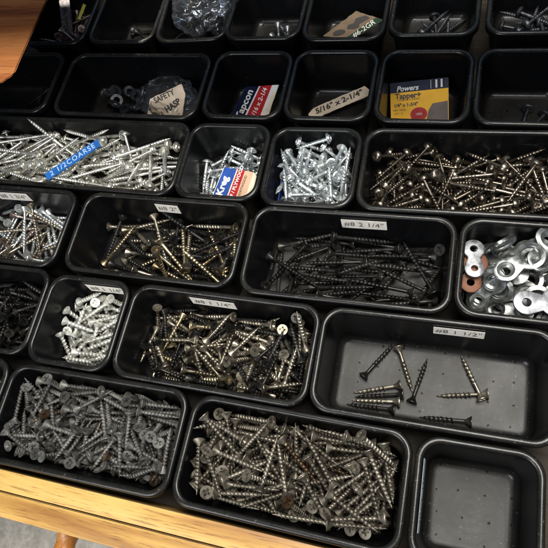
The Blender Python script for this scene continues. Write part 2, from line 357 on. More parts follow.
def head_bm(L, rc, hr, typ, drive='cross'):
    bm = bmesh.new(); t = L/2
    if typ == 'flat': R = lathe(bm, [(rc, t-.075), (rc*1.15, t-.055), (hr*.93, t-.012), (hr, t-.006), (hr*.985, t)], 20)
    elif typ == 'pan': R = lathe(bm, [(rc, t-.045), (rc*1.2, t-.035), (hr*.62, t-.034), (hr*.98, t-.034), (hr, t-.029), (hr*.96, t-.022), (hr*.72, t-.018), (hr*.66, t-.006), (hr*.52, t+.004)], 20)
    else: R = lathe(bm, [(rc, t-.05), (hr*.9, t-.05), (hr, t-.042), (hr*.97, t-.020), (hr*.80, t-.004), (hr*.62, t+.003)], 20)
    recess_top(bm, R[-1], t if typ == 'flat' else R[-1][0].co.z, drive, hr*(.56 if typ == 'flat' else .42))
    return bm
PROTO = {}
def proto(key, name, cat, L, rc, rt, pitch, hr, typ, m, drive='cross', thr=1.0):
    root = bpy.data.objects.new(name, None); root.empty_display_size = .01; root.rotation_mode = 'QUATERNION'
    root['category'] = cat
    COL.objects.link(root)
    obj('shank', shank_bm(L, rc, rt, pitch, thr), M[m], root, 60.0)
    obj('head', head_bm(L, rc, hr, typ, drive), M[m], root, 40.0)
    PROTO[key] = [root, False]
def use(key, loc, q, label, group):
    """place one screw; the first use takes the prototype itself"""
    pr = PROTO[key]
    if not pr[1]: o = pr[0]; pr[1] = True
    else: o = copy_tree(pr[0])
    o.location = Vector(loc)*U; o.rotation_quaternion = q
    o['label'] = label
    if group: o['group'] = group
    elif 'group' in o: del o['group']
    return o
SC_, SF = 'wood screw', 'screw'
proto('A', 'coarse_screw', SC_, .44, .0170, .0285, .035, .060, 'flat', 'grey')
proto('B', 'flat_head_screw', SC_, .52, .0165, .0280, .036, .061, 'flat', 'bronze')
proto('D0', 'dark_screw', SC_, .50, .020, .0290, .038, .058, 'flat', 'black', thr=.75)
proto('D1', 'pale_screw', SC_, .43, .0195, .0315, .044, .056, 'flat', 'pale')
proto('D2b', 'short_brass_screw', SC_, .45, .0200, .0295, .036, .056, 'flat', 'tan', thr=.72)
proto('D2y', 'short_brass_screw', SC_, .45, .0200, .0295, .036, .056, 'flat', 'brass', thr=.72)
proto('D2k', 'short_black_screw', SC_, .45, .0200, .0295, .036, .056, 'flat', 'black', thr=.72)
proto('E0s', 'silver_screw', SC_, .62, .0185, .0260, .038, .058, 'flat', 'zinc', thr=.75)
proto('E0b', 'rose_screw', SC_, .62, .0185, .0260, .038, .058, 'flat', 'rosy', thr=.75)
proto('E0t', 'brass_screw', SC_, .62, .0185, .0260, .038, .058, 'flat', 'tan', thr=.75)
proto('E1y', 'long_brass_screw', SC_, .68, .0205, .0290, .040, .060, 'flat', 'brass', 'star', thr=.7)
proto('E1k', 'long_black_screw', SC_, .68, .0205, .0295, .040, .060, 'flat', 'black', 'star', thr=.7)
proto('E1t', 'long_brass_screw', SC_, .68, .0205, .0290, .040, .060, 'flat', 'tan', 'star', thr=.7)
proto('E2', 'long_black_screw', SC_, .72, .0210, .0300, .042, .062, 'flat', 'black', thr=.68)
proto('F1', 'long_silver_screw', SC_, .78, .0200, .0275, .036, .068, 'pan', 'zincy', 'square', thr=.62)
proto('F2', 'pocket_screw', SC_, .42, .0205, .0300, .038, .066, 'pan', 'zinc', 'square', thr=.65)
proto('F3', 'pocket_screw', SC_, .44, .0215, .0290, .038, .066, 'pan', 'zinc', 'square', thr=.5)
proto('F4', 'pan_head_screw', SC_, .52, .0185, .0260, .034, .062, 'dome', 'antique', thr=.6)
proto('D3b', 'loose_screw', SC_, .50, .0190, .0300, .042, .056, 'flat', 'bronze', thr=.72)
proto('D3k', 'loose_screw', SC_, .50, .0190, .0300, .042, .056, 'flat', 'black', thr=.72)
proto('D3y', 'loose_screw', SC_, .50, .0190, .0300, .042, .056, 'flat', 'tan', thr=.72)
proto('H1', 'rose_screw', SC_, .50, .0190, .0270, .040, .058, 'flat', 'rosy', thr=.6)
proto('Y', 'grey_screw', SC_, .45, .0190, .0280, .040, .058, 'flat', 'dull', thr=.7)
proto('X', 'back_row_bolt', 'bolt', .55, .022, .028, .030, .070, 'dome', 'gun', 'star', thr=.7)
POSES = {
'A': [131,-38,-511,20,365,35,339,332,208,-588,95,-344,17,-349,364,149,-588,290,175,295,219,649,-145,-537,79,-188,248,383,-601,289,-587,328,-169,-301,151,618,-69,-587,88,-325,114,-352,
-551,57,-584,226,-10,-340,-288,453,92,-588,70,337,67,356,726,18,-531,190,-181,-336,-261,273,-200,-587,343,327,-110,-115,680,356,-395,68,486,-97,-14,222,242,-573,176,240,211,341,
9,-144,-587,226,10,345,282,-285,124,-587,329,338,68,-151,123,285,-587,249,-196,-283,263,-651,76,-588,320,342,35,172,611,200,-538,276,138,247,-307,812,150,-588,144,-239,247,333,
263,371,-588,210,290,183,297,-332,-307,-588,189,280,-199,-311,-369,-228,-586,36,-344,3,361,-181,365,-588,358,71,337,56,-136,29,-559,4,-268,143,397,-495,349,-588,348,-18,344,-101,
545,-68,-465,154,-65,-433,185,108,-213,-566,80,-219,-218,385,-186,373,-526,308,-177,271,-224,216,251,-372,198,379,56,-254,115,-374,-491,316,174,-247,-243,-871,164,-587,243,189,-288,269,
846,59,-534,242,330,-172,230,-154,-370,-587,167,297,175,321,-406,38,-587,358,-340,50,60,471,24,-588,310,202,278,189,253,188,-503,229,-277,-160,-308,-742,-295,-565,374,184,249,121,
-629,309,-520,340,244,207,178,148,72,-575,292,-305,-105,246,-81,125,-586,350,-217,-262,-108,307,149,-505,308,-113,277,256,886,126,-588,152,-221,263,329,288,-284,-532,28,-287,-41,406,
528,-318,-507,366,155,-277,-122,-242,210,-514,377,-93,-239,-205,321,-128,-509,406,-116,262,53,-59,-184,-470,90,-101,-175,-448,-836,180,-512,316,-231,242,196,-169,139,-477,359,340,-62,39,
389,-347,-556,231,-255,269,-244,88,284,-475,2,-382,8,322,436,-162,-459,93,-314,244,-288,446,-20,-529,349,-187,262,158,-126,-180,-496,384,316,-48,9,-416,14,-525,254,298,-184,251,
-491,78,-539,314,304,-143,196,-174,376,-358,382,-107,231,-198,-216,183,-444,302,-312,189,162,-652,-255,-344,85,-369,280,-167,-374,182,-506,352,-347,-58,-49,-253,-136,-529,321,347,-66,148,
-440,9,-457,347,216,280,65,696,-336,-528,283,44,388,132,33,184,-380,212,-324,-230,-218,93,-376,-415,81,375,125,296,-672,-241,-433,175,-458,-60,-76,713,-178,-459,288,-149,302,232,
-735,248,-442,331,50,340,150,309,271,-401,259,378,-147,-137,246,367,-434,80,426,-70,-238,-152,284,-400,27,-342,213,-295,-634,-379,-301,398,80,-139,-257,23,-208,-500,38,286,298,279,
756,153,-446,264,-372,119,-168,-610,372,-434,43,328,-16,-374,819,-128,-480,18,-157,-299,-368,394,-216,-419,107,148,219,411,-682,121,-525,403,-164,213,-122,-192,124,-363,272,268,260,-192,
18,234,-330,386,-58,300,85,-695,-241,-588,62,-305,161,357,-574,123,-379,264,92,297,289,76,179,-453,414,-249,88,-93,870,137,-460,192,152,112,-421,-224,-263,-449,27,380,179,-270,
-742,90,-474,47,141,408,-248,462,180,-503,36,65,351,349,391,-374,-406,78,-373,62,-318,341,193,-387,166,357,294,-91,677,195,-406,339,-342,84,-104,149,-223,-479,183,-250,-116,375,
240,-117,-446,71,-146,-323,-346,-403,286,-409,366,-58,224,-250,676,-100,-452,261,299,120,-280,-823,-279,-433,57,-129,61,-476,613,-102,-412,46,183,280,369,-267,76,-402,362,308,105,-115,
437,124,-430,8,-204,-226,397,-624,375,-367,77,-363,106,-317,-472,124,-450,211,-246,68,-374,-324,-133,-434,5,65,-186,-459,53,58,-419,213,-362,-20,270,-355,376,-300,353,-5,-353,29,
-451,-302,-398,133,-267,-33,-400,-800,-249,-507,205,244,-52,382,-681,59,-486,446,-222,33,13,695,-228,-395,192,10,430,-169,596,-378,-301,83,379,283,140,-157,-137,-445,98,199,291,341,
303,-250,-322,390,101,-294,-41,286,134,-337,85,444,81,-197,72,-136,-391,2,-442,165,167,-104,230,-319,328,-285,243,-43,-869,-263,-321,393,-177,43,250,-618,-192,-285,141,-432,-97,-185,
466,-264,-360,184,-167,-275,336,612,-293,-328,35,-374,147,-296,-848,127,-424,426,-259,37,14,396,297,-326,7,350,-224,278,879,-308,-390,314,108,6,-374,557,302,-447,172,-221,320,-263,
886,-134,-445,302,-219,-162,-290,732,-237,-343,126,358,214,246,174,-70,-365,330,368,-9,78,515,381,-193,16,496,-44,44,-811,-163,-306,2,440,198,-132,-129,105,-308,218,-161,-284,310,
-600,175,-346,370,244,-230,1,261,-105,-369,323,370,95,-6,130,-145,-417,396,286,62,-87,482,142,-308,272,378,-31,179,520,104,-400,141,-183,-191,400,238,-370,-181,22,-441,229,53,
354,-32,-222,249,-57,265,338,27,118,-286,282,-156,-253,286,-329,-374,-440,187,244,138,369,-624,-66,-452,114,381,101,-286,609,210,-350,88,258,-178,380,-50,-267,-340,419,-37,251,99,
443,-304,-211,314,-193,-73,330,82,347,-218,405,77,-283,12,396,-34,-362,480,55,27,127,592,98,-326,260,-308,117,272,-285,334,-248,80,-331,140,-338,929,-69,-71,125,186,354,-273,
-794,-261,-258,475,85,-81,102,-784,123,-415,283,399,67,-77,46,190,-285,293,126,353,153,-308,124,-293,18,411,70,-275,731,-282,-290,121,309,230,295,432,-311,-284,338,137,-190,-285,
-920,59,-434,188,-138,278,344,696,-218,-252,154,-318,-278,-219,299,-255,-256,57,-280,-72,404,-746,-163,-335,82,300,-370,-129,-411,-243,-445,178,-407,-59,222,-581,-205,-372,136,184,-334,-293,
-720,-8,-409,45,409,154,238,264,133,-268,357,-298,-14,-183,799,68,-160,75,-357,-278,200,414,-195,-254,360,5,347,0,802,-49,-240,58,180,446,-124,736,231,-346,292,190,356,44,
432,-366,-244,465,-64,-160,64,169,-70,-301,94,252,-221,-359,-608,-215,-207,85,-371,-219,-239,861,-238,-220,182,-400,-200,-131,-818,112,-363,201,190,-356,217,-178,-58,-264,358,228,-263,-24,
19,-136,-221,135,94,-340,328,217,-143,-211,416,216,-76,-156,137,-103,-250,152,-233,-335,246,68,-192,-169,222,25,-310,323,-550,223,-240,382,-38,308,-87,-544,-206,-305,218,-136,417,103,
-916,-76,-368,174,-124,303,336,-536,290,-310,258,-202,-309,217,600,-54,-266,134,82,-239,-410,-507,-258,-200,238,377,192,120,-418,-110,-293,141,44,195,-436,445,361,-59,32,-470,-151,69,
924,-72,-259,292,-348,150,145,478,305,-187,247,-170,393,-76,854,26,-251,386,230,155,-156,-389,161,-266,107,240,231,-357,140,301,-222,244,-270,75,-334,-287,-231,-398,401,15,256,-153,
780,-361,-121,51,-439,-195,131,-920,108,-95,47,59,-376,321,-809,112,-277,350,343,-81,54,-604,381,-196,11,332,4,-374,-80,-64,-265,127,427,95,-206,-681,-45,-340,59,328,136,347,
-324,-325,-224,360,-7,-92,334,381,-189,-188,260,342,114,229,-63,-220,-228,422,-255,10,-85,330,60,-247,298,61,336,212,-446,-80,-226,387,-11,-312,53,688,347,-216,444,60,-212,-64,
-741,310,-233,191,-183,-277,321,724,121,-183,199,95,-90,440,-721,-67,-262,61,114,-236,-421,-493,-193,-208,401,-201,-44,217,-215,-379,-319,149,336,-240,-240,-557,-316,-270,414,7,35,279,
-109,-110,-170,251,255,177,-301,475,-60,-300,72,-13,170,-465,101,-154,-118,206,261,99,-360,-278,-233,-176,135,364,-120,292,-170,134,-185,99,305,-73,-377,598,-86,-203,423,-167,28,-206,
-297,272,-223,296,266,203,225,76,-63,-186,93,-351,-260,-225,-572,-380,-279,397,-80,-103,275,-723,-212,-85,7,-348,-42,-357,-701,-294,-52,388,-165,-264,52,798,-115,-220,191,10,125,445,
-296,-83,-311,323,221,-309,39,-417,257,-153,105,-366,-100,-308,-890,149,-180,21,69,155,470,724,232,-277,334,14,372,-8,-766,124,-200,407,121,264,0,-674,194,-228,172,417,-76,201,
-840,-111,-201,355,292,22,196,431,-204,-104,371,-298,58,143,679,281,-227,297,-65,397,-6,711,-95,-212,90,84,-308,-374,594,-69,-83,34,235,-204,390,-579,51,-228,362,260,-135,-183,
481,235,-206,98,-75,207,-438,210,273,-151,125,352,35,330,-634,246,-175,415,171,-174,-134,-793,246,-159,181,426,185,40,-464,-377,-249,415,-9,-13,-278,-242,383,-112,21,-342,-37,362,
-173,-124,-221,207,346,197,-220,-203,-219,-104,387,-202,225,93,231,-224,-138,319,-322,-20,-210,186,364,-127,50,-248,92,-421,-506,354,-62,403,-14,33,294,129,102,-123,149,275,-210,329,
221,75,-168,254,225,146,337,-503,29,-171,341,-282,-224,-59,604,-287,-131,121,-388,101,-274,-647,193,-90,88,-175,-284,-361,711,-324,-116,401,-174,225,-90,458,19,-83,122,-74,270,396,
700,254,-174,165,-255,-132,374,733,206,-220,150,337,115,318,-194,-382,-155,276,157,130,364,-160,332,-89,309,-238,220,-223,698,-155,-158,380,-139,-286,65,-34,276,-105,288,-2,-334,235,
-560,293,-131,407,19,283,-59,-287,-86,-112,163,-319,-115,329,130,145,-194,376,-7,-322,-71,-224,-97,-187,404,-280,92,0,166,162,-133,35,-157,212,-423,-870,-263,-220,434,-157,26,190],
'B': [-902,74,-509,72,-8,270,414,444,356,-586,300,189,-288,-203,547,-279,-587,330,-25,-345,-146,107,177,-368,44,-60,481,115,453,195,-587,104,-344,28,-346,-328,-287,-587,358,-78,336,-53,
618,-80,-585,282,-193,-287,-226,-270,-138,-587,116,346,2,-342,561,-322,-421,99,-397,6,287,838,108,-572,283,182,275,-248,-51,183,-587,25,309,-154,361,-389,59,-585,334,132,-319,139,
-619,-132,-563,385,268,171,-14,-735,-90,-586,360,328,106,-38,165,-372,-508,240,215,161,347,130,-96,-587,91,-341,51,-350,-578,-115,-488,148,-236,-186,371,-443,-356,-586,208,285,195,296,
603,360,-537,94,309,-77,-374,180,-303,-551,251,271,139,307,-320,70,-523,104,-30,358,332,-486,96,-486,341,186,-310,55,862,-99,-364,56,-258,-415,90,-243,85,-532,170,222,252,-329,
-654,206,-509,302,163,362,-33,285,205,-546,192,218,288,287,-169,48,-514,79,50,-316,376,430,43,-497,190,41,401,-226,666,-136,-519,220,-277,273,224,-171,243,-490,231,-307,264,-180,
-295,-252,-411,22,393,-184,248,555,162,-487,33,-379,-156,284,651,-335,-531,39,-359,-54,-341,-622,320,-513,250,-208,334,-182,480,-268,-518,73,213,178,410,812,-39,-586,172,-45,-343,-317,
73,300,-413,178,-196,245,-347,-486,179,-471,111,327,111,-344,-777,-31,-523,22,-44,-281,-410,-916,-254,-354,1,-168,-469,-43,674,-234,-399,11,324,36,-379,-804,-290,-376,469,92,23,145,
-793,150,-532,20,141,354,323,-283,375,-357,30,-390,303,-71,-244,291,-459,288,-217,335,-87,-759,-194,-505,156,-125,318,-330,697,-51,-446,202,-383,53,-244,728,-141,-494,120,104,-296,370,
-66,-224,-495,202,-308,102,-323,24,-154,-532,261,279,-251,-203,165,-238,-496,190,-222,-252,318,-682,-48,-421,323,211,-281,-149,-482,274,-394,271,17,131,399,29,145,-493,308,326,167,-144,
-658,171,-435,259,-88,360,213,-463,-49,-402,178,48,265,382,72,-289,-418,269,271,-159,-281,-390,53,-423,382,-211,-239,-45,-214,145,-431,277,-223,-200,-288,-424,374,-431,288,-143,-122,363,
894,140,-417,94,-73,-448,-187,-878,-155,-364,354,-5,-57,-348,-523,-160,-392,345,-33,360,-17,-509,-236,-473,371,-133,-241,191,-721,-131,-344,254,-365,18,-229,110,375,-375,328,-122,-330,137,
-154,-31,-419,176,139,291,-339,-182,302,-294,131,-104,451,-135,300,370,-428,188,331,-212,-245,-104,-82,-476,314,-388,25,4,506,26,-466,377,-297,-137,33,-315,154,-397,296,-256,134,280,
682,307,-389,321,185,325,87,-443,-262,-361,78,-58,132,472,-496,-151,-325,32,166,335,-331,109,-18,-586,321,156,-309,-165,706,133,-397,70,336,-120,343,202,2,-390,289,104,-210,-334,
-788,-56,-325,309,164,-242,264,-763,153,-357,269,-360,55,-212,-608,-269,-308,116,-131,-448,136,-537,-39,-310,233,339,76,-274,623,47,-462,78,-223,105,-428,-436,-378,-322,169,-258,383,-92,
430,-376,-329,238,-264,-196,291,364,24,-504,212,-4,-323,-317,615,23,-326,89,350,-219,268,210,-316,-371,313,-222,147,-285,-226,-147,-380,330,-304,-163,-148,-755,-116,-229,110,277,-107,387,
692,-173,-343,290,-70,-345,-206,-461,-384,-75,98,-355,-89,326,-358,-12,-271,285,-7,374,169,871,49,-292,397,290,-26,-90,-84,131,-280,283,-302,194,204,705,-289,-375,381,151,-234,-165,
182,-211,-361,395,18,294,86,156,133,-446,370,207,74,254,-366,216,-301,226,221,-261,-286,-286,-270,-202,414,-197,-132,151,852,-319,-279,279,-46,-98,400,-293,196,-239,320,-58,-358,127,
617,271,-244,387,-138,281,-51,741,-71,-314,247,-157,-322,-245,315,-123,-510,273,-244,119,-319,-54,-134,-422,260,95,-207,361,-258,109,-236,14,290,140,382,-254,-158,-300,152,-381,-62,-279,
185,191,-327,120,-321,89,353,222,-291,-279,295,-34,-401,-37,638,-27,-264,229,-179,271,304,-398,-259,-184,122,450,13,181,-887,87,-290,227,43,207,-392,287,95,-420,333,-57,262,259,
-786,308,-248,116,217,417,123,702,259,-312,306,80,-347,-171,-741,114,-285,89,205,21,-447,-685,177,-285,111,-164,270,-371,-507,373,-138,388,-57,286,-118,-660,-12,-188,407,81,121,-250,
483,-380,-220,420,-66,-245,96,718,-70,-251,335,345,-88,105,67,-185,-300,39,-264,-105,409,86,-23,-289,362,-190,128,-258,-750,-221,-218,428,-130,-114,-193,-487,-329,-335,351,-23,-66,-350,
-810,376,-358,482,4,-2,133,559,-223,-288,6,204,-86,448,134,337,-312,236,-78,419,-110,280,-93,-260,272,-188,-337,-165,28,-127,-279,41,373,163,288,862,42,-196,278,222,242,-255,
519,156,-398,5,74,195,-455,840,-50,-117,198,216,259,-312,-628,-48,-234,361,136,132,-290,-816,272,-93,184,-269,379,-7,116,-214,-260,396,186,-228,-79,126,-337,-276,248,-158,17,-404,
-697,-294,-176,83,-340,31,356,561,184,-327,387,68,-310,5,19,123,-337,40,193,-373,268,72,302,-228,400,45,-247,-165,-794,81,-83,362,251,-224,77,-253,222,-176,300,319,-97,-220,
-281,-37,-320,449,-17,208,69,361,-14,-138,96,419,-19,-255,-189,-381,-176,298,73,-387,-75,6,-23,-271,109,-341,269,223,563,52,-181,292,-135,327,-198,474,-172,-287,230,-410,122,119,
16,-377,-315,13,101,7,490,-27,51,-204,272,-89,301,278,215,-136,-417,123,41,-376,-303,406,321,-159,11,381,86,312,-693,218,-230,150,-320,-133,328,-464,384,-54,234,235,146,345,
-845,-152,36,292,-392,13,102,-660,-298,-116,378,-136,-296,25,343,316,-344,41,-257,34,426,655,-60,-142,151,-242,169,374,306,72,-223,256,55,335,-264,176,-340,-58,468,-89,-60,141,
-643,235,-170,315,-146,-293,208,-704,-130,-97,190,-306,262,227,-801,-327,-96,71,131,-4,477,-490,300,-126,427,78,202,143,268,-222,-195,122,-218,222,-372,696,-150,-110,304,362,-143,-81,
-207,-249,-174,281,-297,-287,15,-315,28,-205,84,-331,-27,-364,-541,0,-169,398,172,248,20,-229,-66,-152,221,177,-240,-335,666,-89,-84,136,354,150,-290,-282,223,-42,168,338,205,255,
200,-386,7,298,-81,391,-44,-688,165,-189,173,282,182,328,687,-227,-67,379,-218,242,31,-154,-293,-69,199,45,430,154,256,-167,-153,374,-114,-298,90,297,-220,-60,390,-169,-241,-107,
746,-367,-271,10,116,4,-486,299,358,-231,269,149,-128,-373,-339,237,-92,358,192,-241,-164,-597,99,-114,368,-335,-43,0,764,144,-110,400,145,-206,164,531,-35,-48,100,-180,-327,317,
686,-340,18,171,-264,-179,345,-304,-222,-40,66,353,-31,-346,-739,201,-22,114,77,216,-429,-723,-117,-34,376,246,-209,68,416,327,-33,128,-295,-107,368,755,222,-187,117,-138,-136,446,
-383,-85,-17,392,229,-150,-146,-618,146,-38,314,-211,-276,-177,610,142,-165,201,80,-389,-228,398,34,-293,136,116,-426,192,22,181,-75,109,132,404,-240,638,-238,40,259,96,-357,-215,
659,-288,-17,257,-297,193,-242,532,193,-47,110,220,222,375,207,237,-60,49,-351,113,334,518,209,-121,352,150,-314,-73,-201,37,-64,293,292,281,-15,146,150,-166,333,289,-175,157,
500,-150,-128,97,125,131,-456,-208,-240,-105,132,379,39,-296,794,290,93,293,-197,-34,353,699,340,-62,381,-147,-231,172,-680,160,56,96,192,-225,-392,-381,189,33,237,363,-246,-37,
472,383,-82,290,154,362,105,-227,-148,-168,450,-61,-117,174,882,145,-79,50,-132,286,385,567,273,-82,283,230,-263,-220,-684,232,32,339,228,223,184,258,382,-96,127,-326,323,-153,
183,-47,-88,240,-252,287,216,-49,50,-88,60,332,-182,-321,-60,-12,-24,354,299,179,-56,767,-20,29,336,-353,-51,99,267,124,-23,307,357,122,118,827,75,40,378,-297,-115,72,
83,88,-23,244,58,-334,-275,-185,8,6,96,113,313,-361,-387,-299,-26,158,330,-93,-329,-478,-23,22,280,-261,-254,198,-681,-176,43,225,-38,-357,-266,314,-37,-84,388,-261,-113,136],
'D0': [776,36,-584,180,188,-288,315,440,-273,-585,354,59,-339,-79,462,-15,-584,25,-175,298,361,386,281,-584,329,-233,-253,152,414,-367,-584,60,-343,-40,357,199,203,-584,266,-343,-40,245,
666,162,-544,100,-304,217,317,-231,-56,-496,59,-320,-247,-288,-149,-260,-584,236,226,-262,-274,713,-282,-562,250,293,-116,-297,140,-120,-585,115,-345,3,343,106,101,-585,74,286,-192,355,
186,123,-584,263,343,44,248,-395,16,-536,221,-1,378,241,-100,325,-526,319,-32,-383,18,-198,-366,-585,49,340,-61,-358,766,-216,-430,222,-99,-436,-24,-150,-178,-546,333,-255,-271,28,
-662,125,-549,398,284,-101,-28,740,62,-467,347,206,-275,107,46,64,-584,359,-277,-206,49,-286,-11,-496,78,-298,-241,-312,758,-38,-459,286,-147,348,158,697,161,-477,215,-390,-146,-173,
-147,-14,-455,51,-156,-327,-341,-363,-118,-553,71,-222,209,-390,220,-170,-525,340,-278,160,-178,538,179,-471,199,16,364,278,240,269,-508,353,127,-315,-102,603,27,-378,77,-483,-16,104,
186,146,-487,313,8,308,239,-485,-216,-540,328,-281,-250,27,307,36,-501,270,-105,-322,250,575,178,-403,174,297,192,308,-686,320,-584,299,-91,-333,204,340,369,-497,148,-305,152,-335,
-721,-117,-585,254,-135,-317,-259,580,108,-388,21,327,6,377,-456,-370,-493,242,226,181,328,423,-138,-517,264,-347,68,-235,-687,-208,-524,124,-311,-22,371,305,146,-432,113,220,-52,-431,
526,257,-352,346,143,-205,-261,-883,34,-542,72,106,359,-324,737,-149,-404,87,205,331,301,-356,303,-493,51,-354,-107,333,-362,160,-519,404,-155,227,-104,762,-291,-450,421,111,-171,-176,
-86,-83,-437,108,168,322,-326,810,-20,-371,197,258,140,-354,524,-365,-412,118,-390,-126,261,731,325,-424,148,-188,403,-173,809,-175,-324,293,-310,-93,-244,104,-262,-484,323,-244,-293,25,
-527,126,-529,411,284,-6,0,524,-54,-418,303,-153,173,324,407,-82,-328,161,318,-286,202,25,-369,-462,243,220,180,332,-230,260,-514,67,-367,-138,303,721,327,-331,36,415,-107,254,
468,-331,-312,52,-207,-57,-448,288,-99,-352,350,283,-212,-47,150,18,-419,88,389,-157,-257,-609,131,-505,425,-247,-86,-33,311,-144,-425,21,-26,-350,-355,740,153,-304,286,-51,-306,268,
-385,370,-504,335,114,-339,-96,333,-217,-286,238,-161,-145,-382,42,-108,-386,41,-33,-356,347,-657,-296,-538,316,-169,-329,115,255,68,-338,316,203,-258,-206,442,145,-316,116,34,235,-424,
674,273,-302,130,291,-8,385,-346,-264,-430,247,152,259,314,-18,-93,-421,385,-314,50,14,124,373,-373,203,308,-266,-207,533,-156,-401,419,-157,155,-160,-424,-78,-470,28,-230,-253,-364,
312,171,-304,374,270,103,-162,418,369,-416,157,-313,-195,299],
'D1': [-60,-368,-584,128,314,-139,-340,142,-146,-585,274,-78,335,-238,14,-307,-585,362,-100,-328,42,125,11,-584,364,6,343,2,-118,-203,-584,324,-243,-241,167,-101,-68,-585,250,92,-330,-265,
-231,210,-585,363,302,-161,-35,180,-325,-514,316,-265,177,-220,187,-62,-585,286,-178,292,-227,148,92,-585,362,-85,-332,43,-243,-128,-502,338,299,179,119,277,-197,-456,79,236,194,-387,
-48,-301,-491,101,-412,-66,-256,266,202,-585,303,-92,-331,-201,-174,246,-473,31,-424,-82,250,-162,-113,-584,320,25,-342,-174,123,19,-511,347,342,-24,111,259,-103,-501,221,81,-226,-379,
71,-12,-458,192,78,-355,284,-37,248,-585,71,298,170,-357,-217,324,-499,417,164,-175,-136,-186,6,-503,432,204,-129,-68,239,52,-499,210,-103,-393,-203,29,257,-436,457,-134,39,147,
145,242,-486,260,306,47,-295,193,96,-421,77,-401,87,-276,-291,117,-424,337,-108,-31,352,-148,-204,-421,28,-200,-309,337,-221,154,-484,333,236,281,68,-360,-127,-472,173,203,380,-187,
-138,347,-380,113,-132,103,-457,-131,-53,-495,274,4,-232,348,-47,192,-405,353,68,-346,-37,72,-278,-438,26,238,205,388,254,-378,-253,15,-294,404,15,-43,97,-386,440,-183,-135,-69,
379,124,-357,152,354,282,-148,310,-320,-223,70,-245,423,81,184,369,-403,433,12,-16,249,253,275,-468,272,-173,-90,372,-106,-365,-385,144,328,163,308,335,226,-470,327,-188,60,323,
192,162,-400,108,344,143,316,137,156,-328,30,303,119,-379,132,54,-344,357,-20,304,172,-179,-13,-395,177,251,-46,391,152,-74,-325,269,-315,273,-66,-18,184,-255,48,-281,-192,-363,
-326,-259,-424,421,-134,-126,-197,-136,-3,-282,362,100,-263,-198,-216,93,-331,305,296,-195,177,-355,62,-455,123,101,-142,452,-134,361,-264,1,-409,-106,267,378,-76,-404,257,-118,-193,-365,
35,-120,-347,236,-199,-170,-355,150,-153,-326,168,-339,5,-327,41,-280,-362,75,343,-46,-353],
'D2': [406,-231,-586,215,220,269,289,520,-3,-504,342,243,57,266,609,195,-585,151,251,-234,-331,673,-41,-564,390,156,-266,54,-642,195,-587,360,160,-307,32,7,233,-587,343,262,-225,-113,
-466,-108,-587,62,338,75,356,-515,138,-587,298,-338,72,-205,171,319,-550,317,232,295,92,-43,-177,-587,262,147,-314,247,309,226,-504,357,-230,245,-97,424,-147,-444,188,-426,152,-103,
-621,129,-562,334,-91,294,209,-182,-173,-558,310,-360,84,131,454,-370,-587,314,-183,294,-178,-722,318,-587,135,346,-2,-335,-459,103,-587,353,183,-294,73,757,-83,-528,307,276,276,-55,
701,-252,-522,235,263,188,301,-880,85,-538,214,197,-310,263,820,-24,-514,170,105,257,-380,417,-215,-477,450,208,-63,-29,-372,113,-551,53,-133,-265,-399,308,162,-540,320,139,-358,18,
794,223,-547,247,39,-291,-321,543,182,-468,11,-135,386,-288,111,186,-542,125,381,32,-298,-20,-100,-492,105,-227,-63,428,-406,-162,-550,244,278,-253,-222,-316,-9,-504,285,35,-332,239,
621,112,-576,82,313,-107,-366,75,150,-478,238,96,-327,278,654,244,-560,32,-325,171,337,-551,370,-544,240,268,269,219,-126,104,-514,45,141,-355,320,-267,200,-520,301,358,-175,37,
919,-56,-433,186,-168,-303,-309,126,-194,-586,231,-24,-346,275,-41,-198,-508,115,200,-269,-352,916,3,-535,297,266,192,-232,191,-98,-534,406,119,255,-79,810,196,-385,205,226,332,-215,
246,55,-550,216,-131,-265,341,565,-304,-545,391,95,284,85,-101,339,-520,300,22,-396,50,741,184,-486,357,-277,-39,-211,-200,-272,-484,203,120,-320,-303,411,331,-426,164,127,-447,-86,
334,-191,-542,48,-230,-303,-321,-671,-32,-424,35,-460,-80,176,-579,-211,-508,289,129,367,-122,-330,-276,-478,285,-184,-116,349,-430,18,-464,64,-85,254,-417,-538,282,-456,206,-117,-426,113,
-158,-210,-489,278,353,82,204,-451,-233,-518,289,123,378,-91,-752,-167,-562,131,289,-108,371,195,-97,-462,256,182,258,291,-31,275,-531,115,-274,-42,-400,560,-212,-387,318,-208,289,-148,
472,125,-437,213,-341,-84,285,728,-258,-414,170,-452,106,76,877,298,-416,220,-108,40,434,-439,-327,-469,326,29,377,-31,-169,169,-437,40,219,177,411,392,337,-352,219,341,-264,-128,
286,88,-473,192,-110,355,-274,368,5,-376,260,-216,-341,138,-32,112,-496,332,-260,158,218,269,-133,-585,87,276,203,-353,171,308,-383,455,134,-145,-61,-733,312,-450,205,232,290,264,
741,8,-441,169,-59,291,-366,192,-374,-438,24,-158,4,-474,454,24,-412,294,-286,55,280,-691,40,-502,299,59,350,-186,568,17,-365,256,-178,-321,-223,-823,144,-424,169,21,260,-392,
-583,-243,-450,358,-17,-347,41,230,-198,-452,192,411,164,-131,-109,109,-428,378,-223,92,-221,-326,373,-501,94,241,-44,-426,165,-313,-412,222,118,117,416,154,-198,-424,236,181,101,389,
-215,18,-447,263,107,-336,-238,0,-171,-429,41,-124,265,403,686,-80,-328,352,323,82,-123,882,87,-350,63,-61,-283,-403,-601,377,-356,232,-227,-338,175,158,216,-408,373,235,233,39,
636,3,-282,325,-152,-348,22,-722,-161,-445,144,296,-235,-294,455,-378,-334,126,-373,270,-148,754,175,-353,78,128,-318,355,-649,49,-434,27,-348,-105,342,694,177,-406,111,-71,368,312,
